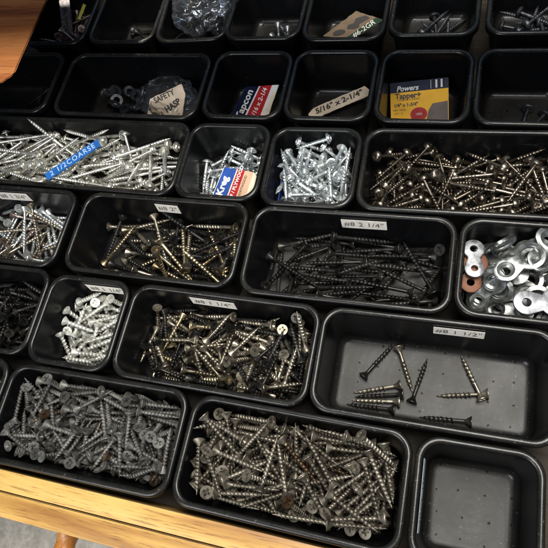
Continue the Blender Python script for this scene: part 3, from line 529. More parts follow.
-547,-136,-371,286,-295,-178,-223,769,-106,-348,55,268,-347,-233,584,302,-329,488,58,87,25,428,256,-325,165,-337,-161,289,-37,-376,-400,230,-252,164,-327,-598,-372,-513,247,-243,-317,172,
-280,265,-430,95,-335,-76,-351,898,-130,-312,273,-250,-208,-265,633,150,-373,436,113,142,-163,622,340,-406,25,-148,80,-470,-727,-284,-506,37,323,-248,-288,724,380,-254,99,89,13,482,
-168,363,-358,363,-135,264,-175,771,-298,-210,276,248,-75,-327,333,169,-273,122,366,76,309,303,329,-293,7,-311,23,-391,-465,-22,-400,366,-303,46,-148,-717,182,-513,219,-19,-352,-279,
-920,-60,-415,295,-389,-80,-76,591,-179,-290,85,-429,87,226,559,94,-232,206,-22,-343,299,-558,181,-468,177,245,-213,-337,-756,-118,-378,196,-24,346,-302,299,-135,-334,216,-293,-136,314,
-235,231,-378,51,232,27,-439,809,159,-204,273,359,-73,204,59,-35,-412,278,-255,-219,-244,-118,229,-326,33,-246,-340,271,-37,-332,-350,348,-167,226,-225,712,139,-269,105,62,-451,-178,
198,376,-364,269,228,-301,-187,313,27,-325,2,377,-109,-310,-857,-243,-440,462,-153,-58,-101,240,-15,-306,445,-54,199,-97,680,-334,-263,45,352,-40,-350,608,68,-188,265,349,-236,47,
-728,-301,-586,256,-174,299,-254,-896,231,-410,410,-70,111,255,-784,-194,-375,25,195,-274,369,-627,121,-337,19,-125,-310,-371,-489,-355,-371,424,-42,-262,-4,256,110,-236,20,-279,-311,275,
328,-241,-201,15,235,-186,400,-50,-149,-352,43,224,-204,-395,-121,-376,-333,233,-267,-299,188,-622,234,-396,264,-86,344,-233,407,-228,-290,173,-235,-62,-401,402,-195,-194,119,-209,-415,-142,
257,-106,-221,161,-47,-116,457,-189,-285,-365,119,247,-44,-415,621,-336,-401,196,-270,-41,370,-749,136,-365,274,-306,137,250,200,161,-330,115,287,-60,388,108,-270,-352,452,-174,42,-118,
-249,-202,-378,416,-258,-28,99,598,-172,-210,306,299,133,-223,-532,20,-293,96,-348,54,-342,-226,16,-379,380,143,-286,-55,799,-94,-222,107,67,-417,245,868,269,-105,10,-118,448,-187,
44,-6,-320,251,256,218,-272,-345,286,-302,355,204,238,161,-128,-174,-325,90,389,-135,269],
'E0': [-62,-215,-586,137,-345,26,334,306,-123,-586,348,214,271,-98,187,-175,-585,278,-337,-75,231,311,22,-586,211,329,-106,292,553,-47,-586,302,-270,-216,-198,-121,-82,-586,361,-154,-309,-25,
206,50,-534,361,337,25,73,350,-96,-496,210,-246,-294,-243,437,24,-536,37,16,-303,396,780,115,-586,278,-107,-329,-231,-254,-322,-584,98,-320,131,-348,667,-239,-541,388,178,-250,-76,
129,-61,-498,386,107,256,-155,563,28,-502,108,100,-345,-331,346,370,-517,314,176,-307,-162,-258,57,-508,290,-320,-160,-194,164,28,-450,223,2,-292,339,137,-309,-481,182,-226,162,-373,
530,-39,-477,163,-45,337,-328,20,-82,-445,21,178,257,-390,-576,108,-556,298,-315,-181,172,-138,20,-528,192,169,270,-334,710,75,-480,240,-400,53,-172,198,187,-467,256,-195,-362,124,
162,-112,-397,104,254,249,-336,-28,100,-424,263,-365,-194,-102,-185,91,-495,189,-114,319,316,727,-318,-403,261,-133,-144,378,571,312,-518,148,284,65,378,-509,-249,-511,315,101,-374,-16,
-296,372,-466,421,-45,249,-93,-880,14,-585,30,11,346,-360,140,289,-486,289,205,-174,-307,871,-139,-437,203,159,164,-396,-72,-91,-496,20,42,-344,360,255,-90,-382,391,199,-226,82,
690,-45,-447,278,-190,366,55,635,207,-368,173,171,-217,-380,542,-373,-397,165,-328,304,-153,158,94,-381,19,35,379,323,-274,-263,-464,300,67,245,308,335,118,-327,68,51,-275,-409,
434,273,-437,104,214,-144,-416,81,26,-283,390,27,-290,116,-363,141,-479,281,-244,-323,86,-538,-114,-518,68,-289,33,-401,844,-4,-455,296,-246,-149,-282,232,36,-277,373,-275,-155,-104,
-477,-5,-501,281,230,-318,-132,464,217,-334,98,-349,287,-191,-754,37,-495,238,332,110,-266,-467,287,-512,334,-64,280,-237,794,53,-398,315,384,-56,21,672,242,-423,58,-302,84,385],
'E1': [442,-167,-530,371,112,316,4,68,-32,-583,6,-200,285,359,-150,-207,-552,370,-189,264,-87,-398,89,-583,291,338,-80,-211,655,-39,-583,349,-279,207,-88,-260,-92,-550,349,1,321,157,
206,203,-546,385,-95,-303,34,594,63,-502,257,-389,6,-181,-378,80,-500,331,7,-375,7,559,-127,-517,18,353,-142,-323,331,-317,-540,350,-110,304,-152,-363,-215,-583,337,-239,253,-126,
-431,-367,-583,209,-289,192,-293,468,360,-583,301,203,-282,-197,-297,-216,-498,322,-47,336,-177,-460,158,-525,35,-339,19,-365,-287,363,-582,101,337,87,345,-488,-254,-520,294,-230,-302,139,
497,-359,-583,190,282,203,306,319,262,-584,354,50,344,61,190,23,-511,256,-330,142,-234,307,-236,-499,267,245,190,287,228,88,-443,108,333,66,351,390,-143,-395,141,319,-181,-309,
799,42,-434,351,175,-164,263,870,-49,-452,253,-272,262,209,-250,-47,-463,232,-278,-240,248,854,74,-396,151,-84,-389,-262,201,-155,-330,425,-138,-217,-62,154,-18,-430,86,-391,60,-294,
377,296,-400,402,142,235,115,602,-3,-347,277,135,-394,-12,595,128,-434,323,185,303,-140,-595,325,-477,276,-168,-266,273,742,143,-402,171,-32,256,-393,-500,51,-430,94,259,-286,-304,
73,191,-433,380,40,-292,138,-401,148,-401,215,-386,-205,114,87,60,-346,65,-87,345,345,233,-256,-329,339,-249,-127,238,176,-294,-471,169,237,-253,-318,578,-217,-292,116,436,-14,214,
300,43,-318,313,131,244,-275,-66,211,-416,347,269,-216,-102,64,-274,-299,354,-73,-52,-341,34,-374,-349,250,-200,-132,361,-694,29,-430,230,97,-409,142,224,47,-346,372,321,76,52,
600,148,-353,278,-339,128,-203,-141,245,-365,344,250,117,236,-816,101,-456,331,-108,232,273,184,290,-312,280,142,389,-13,-337,-354,-504,307,-194,-306,156,-361,316,-376,225,-196,-316,247,
515,363,-362,376,-71,300,-117,-75,88,-295,230,-50,-314,-310],
'E2': [549,-214,-557,241,297,-142,-290,-139,39,-583,297,-291,-190,-203,215,-6,-582,338,-347,16,123,-364,369,-481,59,-346,71,-349,181,151,-497,205,283,-172,-313,-377,-365,-578,332,-147,312,-144,
513,-346,-568,242,-283,214,-256,-824,-40,-555,54,5,328,-373,-610,-111,-582,58,183,295,355,-300,90,-444,276,349,-218,64,447,-22,-516,258,279,107,-307,286,-89,-462,337,-206,300,64,
41,-186,-525,162,-254,-246,314,124,-138,-444,332,295,-212,-85,-640,-32,-529,136,115,287,-369,-304,-231,-460,215,231,193,336,-243,-135,-490,226,-201,-225,328,358,-369,-480,187,294,200,297,
509,-249,-427,275,40,412,57,-420,-16,-416,244,-225,214,-307,35,36,-444,299,-16,-400,-21,605,278,-569,345,26,-346,-102,12,-67,-398,383,33,316,52,349,-149,-386,318,132,349,97,
-200,-295,-413,15,393,29,-308,547,238,-434,82,355,200,278,602,-309,-418,323,-99,369,1,-555,171,-512,20,-334,-184,-323,-180,74,-389,158,295,215,303,600,-41,-459,69,400,-18,291,
198,68,-348,115,-417,-79,-238,182,369,-437,15,-382,33,-320,842,-70,-455,172,15,-262,389,-149,-359,-376,246,-245,-206,296,93,202,-433,403,81,-279,-53,-533,334,-418,285,186,-356,-87,
-342,-102,-406,79,348,-121,-329,-734,-6,-433,137,-266,-156,-369,166,284,-450,344,-160,270,-182,-43,-239,-311,126,-353,-169,284,62,-371,-350,396,-20,-304,16,537,86,-416,221,-290,309,-146,
-454,273,-425,428,-13,241,-91,-616,-90,-343,265,70,-360,-212,-892,-5,-448,415,244,83,-108,728,105,-373,365,260,218,-46,120,334,-291,196,-210,-169,373,751,284,-327,205,154,-20,429],
'E3': [81,-145,-600,55,0,0,-497,556,-10,-572,214,3,35,-451,-104,-75,-557,158,-34,26,472,-450,276,-557,498,-13,-44,-19,512,215,-600,102,0,0,-489,-760,129,-600,430,0,0,-255,
-86,168,-511,312,-4,-42,-389,-137,86,-544,482,-28,-32,-127,-487,-129,-515,384,6,-56,316,-691,232,-465,492,13,-45,78,333,193,-471,18,-6,48,-497,-767,16,-552,431,-8,-20,253,
206,173,-511,399,34,35,-297,-388,-110,-536,20,202,454,53,-454,279,-488,499,-2,-16,-20,395,277,-560,20,0,2,-500,212,160,-364,413,25,-60,274,528,-78,-511,278,56,-53,408,
-211,199,-434,100,-30,21,-489,-506,-233,-492,110,-23,-47,485,230,-35,-485,378,64,55,-317,851,31,-514,127,320,329,153,399,-188,-498,468,80,27,-154,186,142,-331,227,57,31,-441,
-119,105,-413,37,-245,-434,4,121,182,-291,481,43,-48,121,-697,252,-385,496,16,-44,44,-727,144,-439,339,44,-14,-365,270,-278,-488,492,85,-2,16,226,-181,-371,208,33,72,-448,
159,-234,-430,479,77,-19,119,-151,256,-360,16,-498,-31,34,-158,-111,-398,370,19,-115,316,-119,188,-221,437,27,46,-237,207,-95,-302,490,79,-9,58,-716,252,-349,496,16,-44,45,
-179,-158,-379,379,116,-2,-305,-201,-281,-376,14,-70,-65,491,479,-277,-364,422,248,19,102,-354,155,-287,330,81,-13,-366,260,-154,-278,476,86,-21,124,-527,-281,-391,13,-76,-59,491,
-36,-66,-217,174,53,59,-462,804,-159,-471,379,-56,-109,302,-710,-7,-382,492,50,-73,5,518,176,-358,416,-128,145,-200,93,156,-193,300,31,-50,396,-458,-218,-395,480,72,-64,-101,
785,179,-428,377,49,-187,-266,-195,-248,-231,111,29,-123,471,253,-151,-235,185,32,82,-456,720,-316,-361,28,-115,367,318,-742,201,-278,204,56,-56,-450,-616,93,-276,66,-98,485,-27,
-519,-128,-308,492,54,-71,-19,-459,151,-186,44,399,293,54,-90,143,-140,386,-24,-66,310,-778,-169,-225,416,103,-124,226,-450,224,-144,485,-18,-68,101,-762,-96,-267,244,128,98,-406,
805,111,-314,315,-188,-94,327,-75,158,-65,402,69,-81,-277,621,-9,-267,148,180,215,386,35,-148,-152,440,104,2,212,-742,-192,-281,452,125,-101,140,259,-239,-144,137,-456,134,74,
-440,-321,-242,436,226,-79,54,-786,119,-135,278,25,-198,-365,-118,80,-45,100,106,-11,-478,-763,-266,-111,458,99,-176,-1,-390,249,-86,491,-12,-69,61,319,-221,-188,437,128,89,-186,
-634,-132,-79,451,128,-122,122,-746,287,-157,442,-151,-175,-44,-284,99,-26,81,-219,440,39,-497,26,-56,90,-412,269,-8,-305,170,32,432,89,-15,-235,-537,-329,-198,16,53,246,-432,
328,1,-82,365,-49,130,312,-20,-303,-103,473,161,22,10,398,-9,-51,180,16,138,445,-265,-5,32,470,84,-33,-144,423,-266,-121,468,161,59,41,598,255,-309,134,-270,-49,-396,
590,395,-162,330,-339,116,113,352,-227,44,124,-350,294,160,797,135,-269,298,-193,-87,341,541,164,-190,136,-271,-48,-395,714,-111,-64,246,378,-149,-156,581,253,-174,71,-260,-90,-412,
942,3,-82,42,-346,-41,356,901,-164,-26,55,-352,58,-346,666,-372,-271,148,173,-293,335,725,-204,-75,257,-299,36,-305,273,251,-88,150,-158,-91,-441],
'F1': [439,257,-585,123,348,15,338,-283,-113,-554,277,14,330,253,-872,-239,-585,165,266,225,319,187,-25,-585,156,260,231,323,408,-240,-585,359,-125,325,-9,-640,170,-470,279,324,229,120,
-40,-29,-464,299,133,378,16,933,364,-585,351,-61,-342,77,946,-341,-585,210,-296,183,-291,-368,162,-585,345,40,346,99,-1094,174,-582,358,35,346,31,-1024,48,-585,346,42,-345,-97,
105,138,-585,78,-343,61,-351,914,244,-534,336,-27,368,17,-998,-368,-585,65,340,73,353,718,89,-506,195,-98,-370,256,-1110,130,-503,35,307,175,352,-514,195,-531,349,-30,321,-154,
380,-31,-486,370,152,299,17,-1197,39,-449,51,182,-230,-401,930,-111,-585,239,114,329,268,-160,-295,-478,396,-93,-290,14,228,288,-474,294,154,-288,-238,88,351,-538,364,66,331,62,
539,4,-432,259,-138,367,-170,1040,-180,-585,251,-320,136,-256,-613,-371,-491,378,61,-310,-85,-15,-100,-408,274,6,366,201,-572,-88,-529,93,367,-67,-320,-149,-139,-319,56,383,15,316,
-452,-165,-473,109,-274,287,-284,-1150,188,-486,349,-63,338,101,456,228,-446,253,-293,226,-221,1170,-48,-498,289,354,37,201,-361,118,-413,394,234,-199,-6,-72,-372,-440,50,383,77,308,
-102,184,-462,332,251,111,253,-964,-121,-451,183,-196,328,-265,1028,78,-585,252,-320,136,-256,-1200,-106,-470,95,-273,166,373,546,-147,-392,309,258,-270,-122,-1097,306,-585,344,-36,-346,102,
-1141,116,-386,358,-225,12,267,-1123,-121,-419,298,274,282,82,954,373,-416,70,-290,59,-397,668,77,-438,279,209,269,237,-490,106,-432,378,-240,220,-30,-818,233,-365,324,-81,-362,83,
-1136,326,-397,43,253,24,-428,-1191,98,-280,303,114,-351,149,-767,371,-398,270,49,418,18,751,-275,-533,220,-279,197,-292,-1033,-21,-380,3,365,154,305,-923,-283,-412,69,-323,78,-367,
-1396,-40,-203,128,-73,-281,-387,-659,-91,-296,91,-175,-324,325,-720,-114,-408,358,240,9,254,1154,17,-433,310,-300,-222,-122,803,-282,-459,90,333,16,362,-690,304,-336,163,311,-155,-321,
-80,-25,-306,345,287,153,158,-770,-48,-333,335,-282,216,-109,-205,-318,-376,265,-248,323,-118,41,-242,-335,234,-228,273,-262,587,-48,-380,291,-283,166,-240,492,-371,-465,191,-313,203,-273,
-216,-296,-298,295,95,389,50,-674,374,-360,229,-228,343,-167,-999,-117,-373,363,239,-208,-134,-179,-234,-269,5,-332,74,366,764,190,-426,202,326,-188,-259,592,-294,-447,95,310,19,380,
-983,-120,-304,47,206,323,318,324,98,-310,221,-400,6,-202,862,374,-376,347,158,235,222,785,51,-237,18,-99,229,433,848,307,-356,319,150,-289,-206,828,-261,-385,80,328,34,368,
42,294,-373,314,82,358,130,862,-124,-274,41,329,179,328,495,14,-301,331,-318,79,182,-740,179,-284,80,-329,-90,-357,157,-367,-336,321,177,-258,-221,596,-276,-283,333,-162,331,-58,
260,202,-217,229,343,-215,-185,1044,28,-317,278,-50,406,75,-104,-28,-158,194,-130,325,-299,-1085,-53,-227,383,117,-299,21,387,141,-230,261,-202,192,-323,-1146,62,-240,219,45,436,100,
0,374,-359,344,161,-239,-220,1093,-54,-215,337,152,251,-224,-88,-18,-233,107,77,-317,364,940,-73,-157,259,-426,4,43,-678,-17,-262,190,-310,-85,-332,-530,-218,-191,315,-117,-356,102,
473,32,-217,58,-371,-130,-304,552,-20,-187,254,-293,310,-60,-197,-94,-401,365,-229,-56,248,-608,-306,-177,262,136,185,358,-38,217,-335,73,351,111,330,-907,151,-235,305,-49,363,151,
782,18,-173,81,252,195,377,1330,-1,-102,179,-419,96,182,1014,-229,-284,379,-168,279,-24,247,379,-188,67,-309,62,-382,-70,173,-198,351,104,338,-40,-956,-134,-222,367,-66,332,-22,
284,-382,-80,158,331,222,258,-140,-262,-108,332,84,364,-17,155,-32,-100,212,-325,-194,-249,571,-161,-231,226,201,162,364,53,335,-169,6,399,70,-293,-1083,-197,-172,240,-179,-325,234,
-992,323,-190,285,-160,-270,264,-829,-299,-196,369,55,256,213,-990,-378,-194,292,197,-276,-222,950,182,-100,291,306,-58,-262,-438,261,-78,171,-144,414,-169,-1195,-65,-133,240,-86,369,221,
-112,-339,-66,220,266,-321,-167,-211,65,-78,160,399,-126,-222,400,-206,-88,336,-211,298,-62,-1055,-262,-180,292,136,284,256,-110,-122,-77,306,-66,-387,45,53,312,-73,144,-267,208,-338,
-827,142,-173,112,202,292,333,-934,27,-109,78,-365,93,-320,-910,252,-123,362,229,-205,-155,-802,-322,-104,298,-253,-234,206,-710,131,-178,336,-55,328,162],
'F2': [113,-220,-585,319,36,342,-174,294,-199,-524,164,-230,-321,-259,316,154,-585,11,-122,321,363,219,-199,-524,307,-386,-77,-30,-92,240,-582,322,-280,-198,169,-287,-130,-585,140,-242,244,335,
-309,-141,-517,159,-69,279,377,203,201,-582,304,-138,-314,-200,30,-368,-585,358,-76,-335,61,-46,-198,-577,24,-298,147,373,-161,123,-543,294,372,-63,145,121,-81,-502,185,-409,-30,219,
374,89,-529,380,314,42,-71,-202,320,-467,298,250,-304,-77,135,72,-585,268,145,-312,-245,-199,-252,-529,373,119,-241,-196,-373,-93,-520,123,-78,293,378,249,-88,-474,351,308,72,163,
-54,48,-489,322,-247,269,-114,80,230,-473,122,-286,-13,391,-214,233,-453,20,306,327,-222,367,26,-442,69,-90,377,308,24,-64,-468,231,-231,-162,-342,-74,174,-502,33,208,331,310,
91,-273,-508,230,167,178,371,280,64,-400,250,359,32,-240,181,-325,-354,290,104,319,232,153,21,-435,274,-160,368,119,114,294,-474,312,216,300,125,70,-337,-436,216,297,166,296,
-46,-122,-442,384,-306,-81,-49,138,180,-435,266,-277,148,-284,-216,-11,-427,266,356,146,-176,-11,-149,-379,384,-139,-273,-93,-378,14,-410,70,-60,-273,-408,77,372,-446,375,134,-197,-229,
-223,-284,-448,200,-268,327,-178,-292,-177,-376,75,-20,293,-398,107,247,-314,378,198,107,238,190,194,-348,367,-338,19,25,-18,-267,-390,163,273,-220,-317,-167,-361,-472,456,30,194,63,
-129,104,-370,362,237,-122,-219,-23,-231,-320,59,-314,-156,-351,106,368,-379,34,-422,114,-240,266,-77,-373,262,40,-342,251,119,170,-348,265,170,191,-338],
'F3': [-246,62,-584,281,-99,-329,-230,-90,277,-584,334,-244,-242,143,372,47,-584,61,76,335,-358,95,-188,-511,405,-208,-201,-45,172,64,-584,339,238,-248,132,-112,-181,-584,363,317,-133,-2,
-95,275,-501,119,-312,39,-370,148,180,-584,336,-243,243,139,142,43,-475,186,200,179,-379,-232,147,-532,57,-210,324,-313,260,140,-546,375,309,-118,7,-270,-137,-546,219,-124,-352,-251,
6,-71,-584,315,272,-210,180,-229,217,-448,218,-326,-26,-309,272,-64,-560,161,-217,-223,-357,-330,-171,-556,294,140,271,-266,-221,91,-469,213,-47,-356,276,129,248,-515,274,363,-141,-153,
-154,47,-476,315,-342,80,-164,64,95,-500,306,-300,19,-257,279,-183,-538,413,-262,104,10,206,-11,-428,34,-124,272,399,164,-335,-501,331,-138,-257,235,-196,-281,-469,428,-54,-253,7,
-110,-30,-490,339,-227,-33,-287,-94,-370,-501,146,337,230,249,51,181,-410,354,-271,141,179,-152,-20,-412,26,-96,307,382,42,-30,-352,333,51,323,180,185,354,-442,467,13,158,-80,
324,-202,-438,57,-100,-268,-406,-158,-226,-424,272,62,-367,-194,13,-232,-486,293,-270,-257,159,300,252,-445,471,166,8,24,-206,244,-316,155,378,140,252,-221,-46,-362,67,221,-320,-307,
10,-5,-288,296,-341,-37,-212,-240,-133,-373,133,302,-94,363,34,-206,-410,358,212,269,-65,-238,-235,-367,61,325,-172,333,338,86,-367,383,204,27,-247,-39,245,-293,403,-44,-292,-14,
380,-122,-314,79,-50,218,440,240,158,-249,120,137,198,422,217,-205,-482,46,-48,214,-447,286,37,-413,403,285,-72,33,154,-225,-259,330,127,342,-90,-282,136,-372,418,197,172,-84,
383,97,-94,264,321,205,-188,-254,323,-450,380,59,172,269,146,-190,-340,282,294,111,-268,-383,125,-197,12,-94,-463,-164,201,-176,-285,51,-294,252,-312,-369,-161,-212,188,-374,244,122,
154,265,-306,126,0,175,-451,-167,152,-190,170,-366,-22,295,206,-10,-185,385,13,190,-256,32,195,-254,316,-315,-52,-220,185,51,-42,180,-127,-447,-38,-281,-172,-288,216,193,310,-265,
-150,-185,-268,319,245,-219,200,-75,297,-200,331,-20,298,-227,-217,-123,-203,291,-345,-111,185,-199,69,-218,55,-427,-12,254,-69,378,-192,375,132,-186,-239,-81,137,-105,195,156,-277,333,
220,268,-221,387,36,-217,-228,-2,-138,-165,325,183,325,72,252,142,-99,312,-363,-66,-127,-48,-330,-272,61,-156,71,466,-59,26,-236,254,-385,-63,183,-325,63,-80,335,351,110,49,
80,-19,-217,478,-110,-89,-37,-160,99,-89,248,-346,211,155,-17,-306,-120,396,157,-238,-111,-138,-75,-209,340,-289,-120,190,124,-21,-121,86,266,159,-383,-43,330,-44,211,220,210,336,
72,-379,-174,359,-151,215,-227,236,-192,-106,87,205,-371,250,-224,91,-132,200,-314,105,317,-307,-163,-156,223,320,-208,233,12,-231,-187,420,-144,-220,64,178,-317,-202,477,-110,-16,103,
379,-160,-68,153,464,-109,1],
'F4': [-85,189,-477,245,259,-330,120,570,-124,-550,173,-58,-370,283,712,-38,-588,4,-130,322,359,16,-202,-588,338,-16,347,-122,-629,-24,-588,359,-126,-324,7,641,-225,-521,198,369,121,244,
-94,352,-439,217,-70,436,-87,-16,-339,-588,349,-51,-344,87,-26,-146,-535,167,220,-226,351,700,142,-516,347,155,325,-11,301,-138,-588,91,47,344,-348,454,46,-588,238,-152,312,269,
132,-77,-254,125,348,87,-325,802,-58,-513,111,96,-286,-383,-523,-349,-465,248,39,425,77,-253,-60,-568,6,-18,348,-358,742,329,-449,444,114,176,92,109,-252,-505,212,-276,36,357,
-522,181,-588,170,-35,346,-317,736,201,-586,328,-308,-160,149,74,110,-528,378,170,-231,-157,-637,193,-588,357,302,172,45,-918,36,-550,76,72,366,-324,-650,-131,-546,272,99,-363,186,
422,142,-539,322,363,33,-114,913,61,-414,180,-377,-259,-90,-405,-132,-541,239,-243,171,-324,-268,-290,-494,327,-149,-347,22,-709,194,-539,300,-262,139,-269,-558,374,-506,156,-332,226,-254,
273,-173,-528,319,-107,-368,39,-232,-208,-490,105,285,40,395,232,370,-586,338,131,321,124,345,-374,-508,292,70,394,65,-399,116,-557,24,165,-330,-336,-455,131,-425,335,220,261,145,
-68,20,-512,168,288,273,254,538,-291,-517,56,379,-42,318,272,143,-481,131,-101,-292,-371,675,297,-525,10,296,-13,-403,-312,244,-544,321,218,306,75,100,-155,-473,290,39,256,-315,
-696,80,-505,339,-257,231,-124,-480,-4,-489,206,335,68,-302,-704,251,-436,43,-266,-156,391,-230,94,-490,173,24,352,310,-730,-230,-495,241,44,-333,-282,604,351,-244,14,-447,-38,220,
9,-314,-425,33,360,-270,-215,-570,-201,-473,346,80,-294,194,-462,368,-468,177,325,219,256,659,250,-472,334,-22,372,6,323,142,-445,353,-309,141,99,690,-128,-480,199,-318,128,305,
-873,79,-466,202,-235,354,170,224,50,-536,7,-35,304,395,-377,192,-487,379,-170,273,56,-452,-244,-444,393,-192,-243,-3,-623,282,-344,263,-248,-62,340,461,-222,-445,343,98,-321,-140,
200,-56,-461,247,-191,259,292,341,184,-507,124,267,25,403,806,-136,-442,261,277,183,-267,-841,-49,-391,263,230,-287,214,-260,96,-345,401,265,-135,22,727,251,-379,318,-182,-339,2,
-301,-70,-440,339,-141,-251,229,-580,-140,-304,315,71,279,261,-253,175,-487,269,94,-337,235,-654,-228,-389,5,-406,-102,273,-23,-378,-323,131,356,-214,-245,123,154,-305,38,-482,-125,-25,
-897,8,-360,3,45,-231,441,831,-273,-371,395,68,-45,-296,-367,-189,-384,341,316,-146,-112,-451,176,-372,406,267,-120,-1,-88,-7,-424,385,-202,110,221,546,240,-399,51,377,-30,323,
-669,-262,-339,205,163,193,379,382,-299,-452,345,-6,-360,33,647,93,-392,362,-169,-219,-205,665,-83,-407,341,105,-350,-12,-11,81,-412,195,328,-130,296,-633,-11,-248,72,107,398,274,
669,-141,-363,380,-234,-115,-193,-177,-81,-312,250,389,169,-88,-427,-297,-303,101,276,326,240,-333,138,-334,106,-90,164,-451,692,-257,-361,230,-338,104,-269,657,-351,-372,64,405,-65,-279,
724,94,-316,107,-272,-78,-398,571,-52,-377,354,97,-339,-17,28,-38,-341,196,-352,-68,-288,-727,51,-377,17,40,-321,-381,-253,327,-372,79,-347,-22,350,530,39,-397,154,175,-415,151,
-230,-49,-336,104,210,215,-386,-672,137,-352,213,111,299,-321,664,182,-282,268,-390,51,-154,-287,278,-335,58,-339,106,-347,70,142,-457,54,-101,325,362,670,-152,-280,228,-381,57,-223,
-677,-334,-316,105,-363,-7,327,291,219,-376,367,100,316,73,562,-64,-315,246,161,-315,253,727,-368,-131,133,-273,-385,97,267,4,-368,272,-76,412,29,-167,-111,-250,114,327,279,-228,
160,302,-358,77,282,144,379,-181,113,-297,369,-317,-7,114,535,246,-248,246,282,-232,-237,228,193,-330,262,-146,320,-241,198,-202,-347,242,386,48,200,689,341,-278,342,-94,242,-257,
-770,-114,-285,345,236,-214,171,-605,-308,-239,284,-277,160,-258,-804,-167,-368,182,-411,208,-70,680,-212,-315,161,264,86,-384,-762,201,-268,334,-258,73,-258,129,-166,-266,169,135,340,296,
714,-228,-263,263,-362,204,-90,136,-274,-319,8,364,-56,-338,-276,-203,-224,233,2,-264,-355,590,95,-194,176,-321,104,324,-391,205,-323,12,239,76,-432,282,65,-293,329,-25,368,-75,
-273,-380,-220,327,164,264,215,74,3,-237,352,198,182,232,503,-186,-245,252,201,100,369,301,-164,-329,86,-127,250,-405,-515,370,-294,39,-251,43,-428,886,-253,-329,65,52,-24,-492,
106,-72,-194,294,-34,-396,-71,125,354,-412,233,-178,-159,373,665,-92,-235,187,-353,-112,279,-797,44,-256,318,-279,265,28,870,-48,-254,336,-291,76,216,359,-64,-314,21,195,177,-424,
615,-10,-142,123,64,325,354,111,74,-219,172,274,235,301,327,-316,-194,179,-302,101,-341,761,58,-218,369,-233,-209,-127,212,-284,-246,389,-40,308,49,89,240,-273,366,178,-286,56,
-681,99,-238,279,103,-325,237,242,273,-208,223,-119,289,-320,-362,30,-273,281,-68,99,-396,-154,-179,-198,256,-51,328,-272,-175,-380,-264,257,207,-333,-174,-761,283,-170,316,-34,-227,312,
-515,266,-258,194,103,182,410,567,-129,-219,308,-240,-258,174],
'H1': [-207,-111,-586,355,-205,-276,-76,248,50,-541,322,367,-81,-71,311,66,-586,34,102,-328,362,72,-213,-527,264,-107,-370,-179,255,-110,-540,270,224,-300,192,-30,-352,-585,183,-316,-138,312,
-144,277,-586,315,-209,272,-181,190,110,-562,49,126,286,387,218,1,-474,6,152,-301,370,204,-136,-481,296,190,277,-222,199,174,-479,273,318,-69,264,-142,-82,-585,345,-329,-105,110,
2,1,-546,86,220,-202,392,-131,212,-585,228,-274,208,-283,257,-6,-385,42,-5,-342,-362,-349,-41,-520,298,326,211,-101,-222,156,-508,146,188,262,-353,75,281,-456,255,357,-172,-166,
-174,198,-459,174,-386,-72,-255,115,224,-447,28,158,162,445,215,-118,-354,388,-150,195,198,1,-18,-461,23,-360,227,261,255,-181,-344,58,-130,-400,264,-161,-256,-524,124,-287,-12,390,
-93,-270,-459,157,198,222,370,-69,-333,-453,191,-254,37,-385,24,159,-361,248,-378,118,177,-195,-155,-433,333,-319,136,137,8,31,-386,368,40,-318,109,-114,145,-424,44,-29,297,399,
336,-279,-396,466,111,-42,-137,-293,151,-497,284,-307,240,132,50,-375,-370,94,342,-115,-333,90,177,-367,109,168,-250,384,-64,160,-369,311,-190,192,283,-169,166,-373,255,-403,-15,148,
-79,-127,-349,49,316,57,380,-258,-90,-324,321,213,24,318,-277,-327,-399,391,103,70,286,-252,-196,-394,416,131,221,-104,137,190,-319,269,98,249,-326,-276,206,-356,195,48,247,385,
72,-179,-273,295,-286,-87,271,40,241,-296,307,324,-73,-214,-187,-248,-240,154,-368,190,-235,145,-151,-234,15,-275,192,-370],
}
def poses(k):
    v = POSES[k]
    return [([c/1000 for c in v[i:i+3]], Quaternion([c/500 for c in v[i+3:i+7]]).normalized()) for i in range(0, len(v), 7)]
def to_world(k, p, q):
    x, y, yaw = BINS[k][:3]; R = Quaternion((0, 0, 1), math.radians(yaw))
    return (R @ Vector(p))+Vector((x, y, 0)), R @ q
def pick(opts, rnd):
    t = 0
    for o in opts:
        t += o[1]
        if rnd < t: return o
    return opts[-1]
HEAPS = {  # bin: [(prototype, share, label)]
'A': [('A', 1, 'dull grey coarse screw in the heap of the front left bin')],
'B': [('B', 1, 'bronze-grey flat-head screw in the heap of the front middle bin')],
'D0': [('D0', 1, 'dark screw in the bin at the left edge beside the pale screws')],
'D1': [('D1', 1, 'pale whitish screw in the small bin of pale screws')],
'D2': [('D2b', .57, 'short dull brass screw among the mixed ones in the #8 1 1/4 bin'), ('D2y', .08, 'short shiny golden screw among the mixed ones in the #8 1 1/4 bin'), ('D2k', .35, 'short black screw among the mixed ones in the #8 1 1/4 bin')],
'E0': [('E0s', .58, 'silver screw among the mixed ones in the #8 1 3/4 bin'), ('E0b', .14, 'rose-brown screw among the mixed ones in the #8 1 3/4 bin'), ('E0t', .28, 'dull brass screw among the mixed ones in the #8 1 3/4 bin')],
'E1': [('E1y', .25, 'long shiny golden screw in the #8 2 bin'), ('E1k', .45, 'long black screw among golden ones in the #8 2 bin'), ('E1t', .30, 'long dull brass screw in the #8 2 bin')],
'E2': [('E2', 1, 'long black screw in the #8 2 1/4 bin of only black screws')],
'F1': [('F1', 1, 'long bright silver screw in the long bin under the blue tape')],
'F2': [('F2', 1, 'short silver washer-head screw beside the blue, red and white packet piece')],
'F3': [('F3', 1, 'short silver washer-head screw in the full small bin with the blue card')],
'F4': [('F4', 1, 'brown pan-head screw in the heap of the right bin behind the fasteners')],
'H1': [('H1', 1, 'rose-brown screw in the back row bin with the silvery strip')],
}
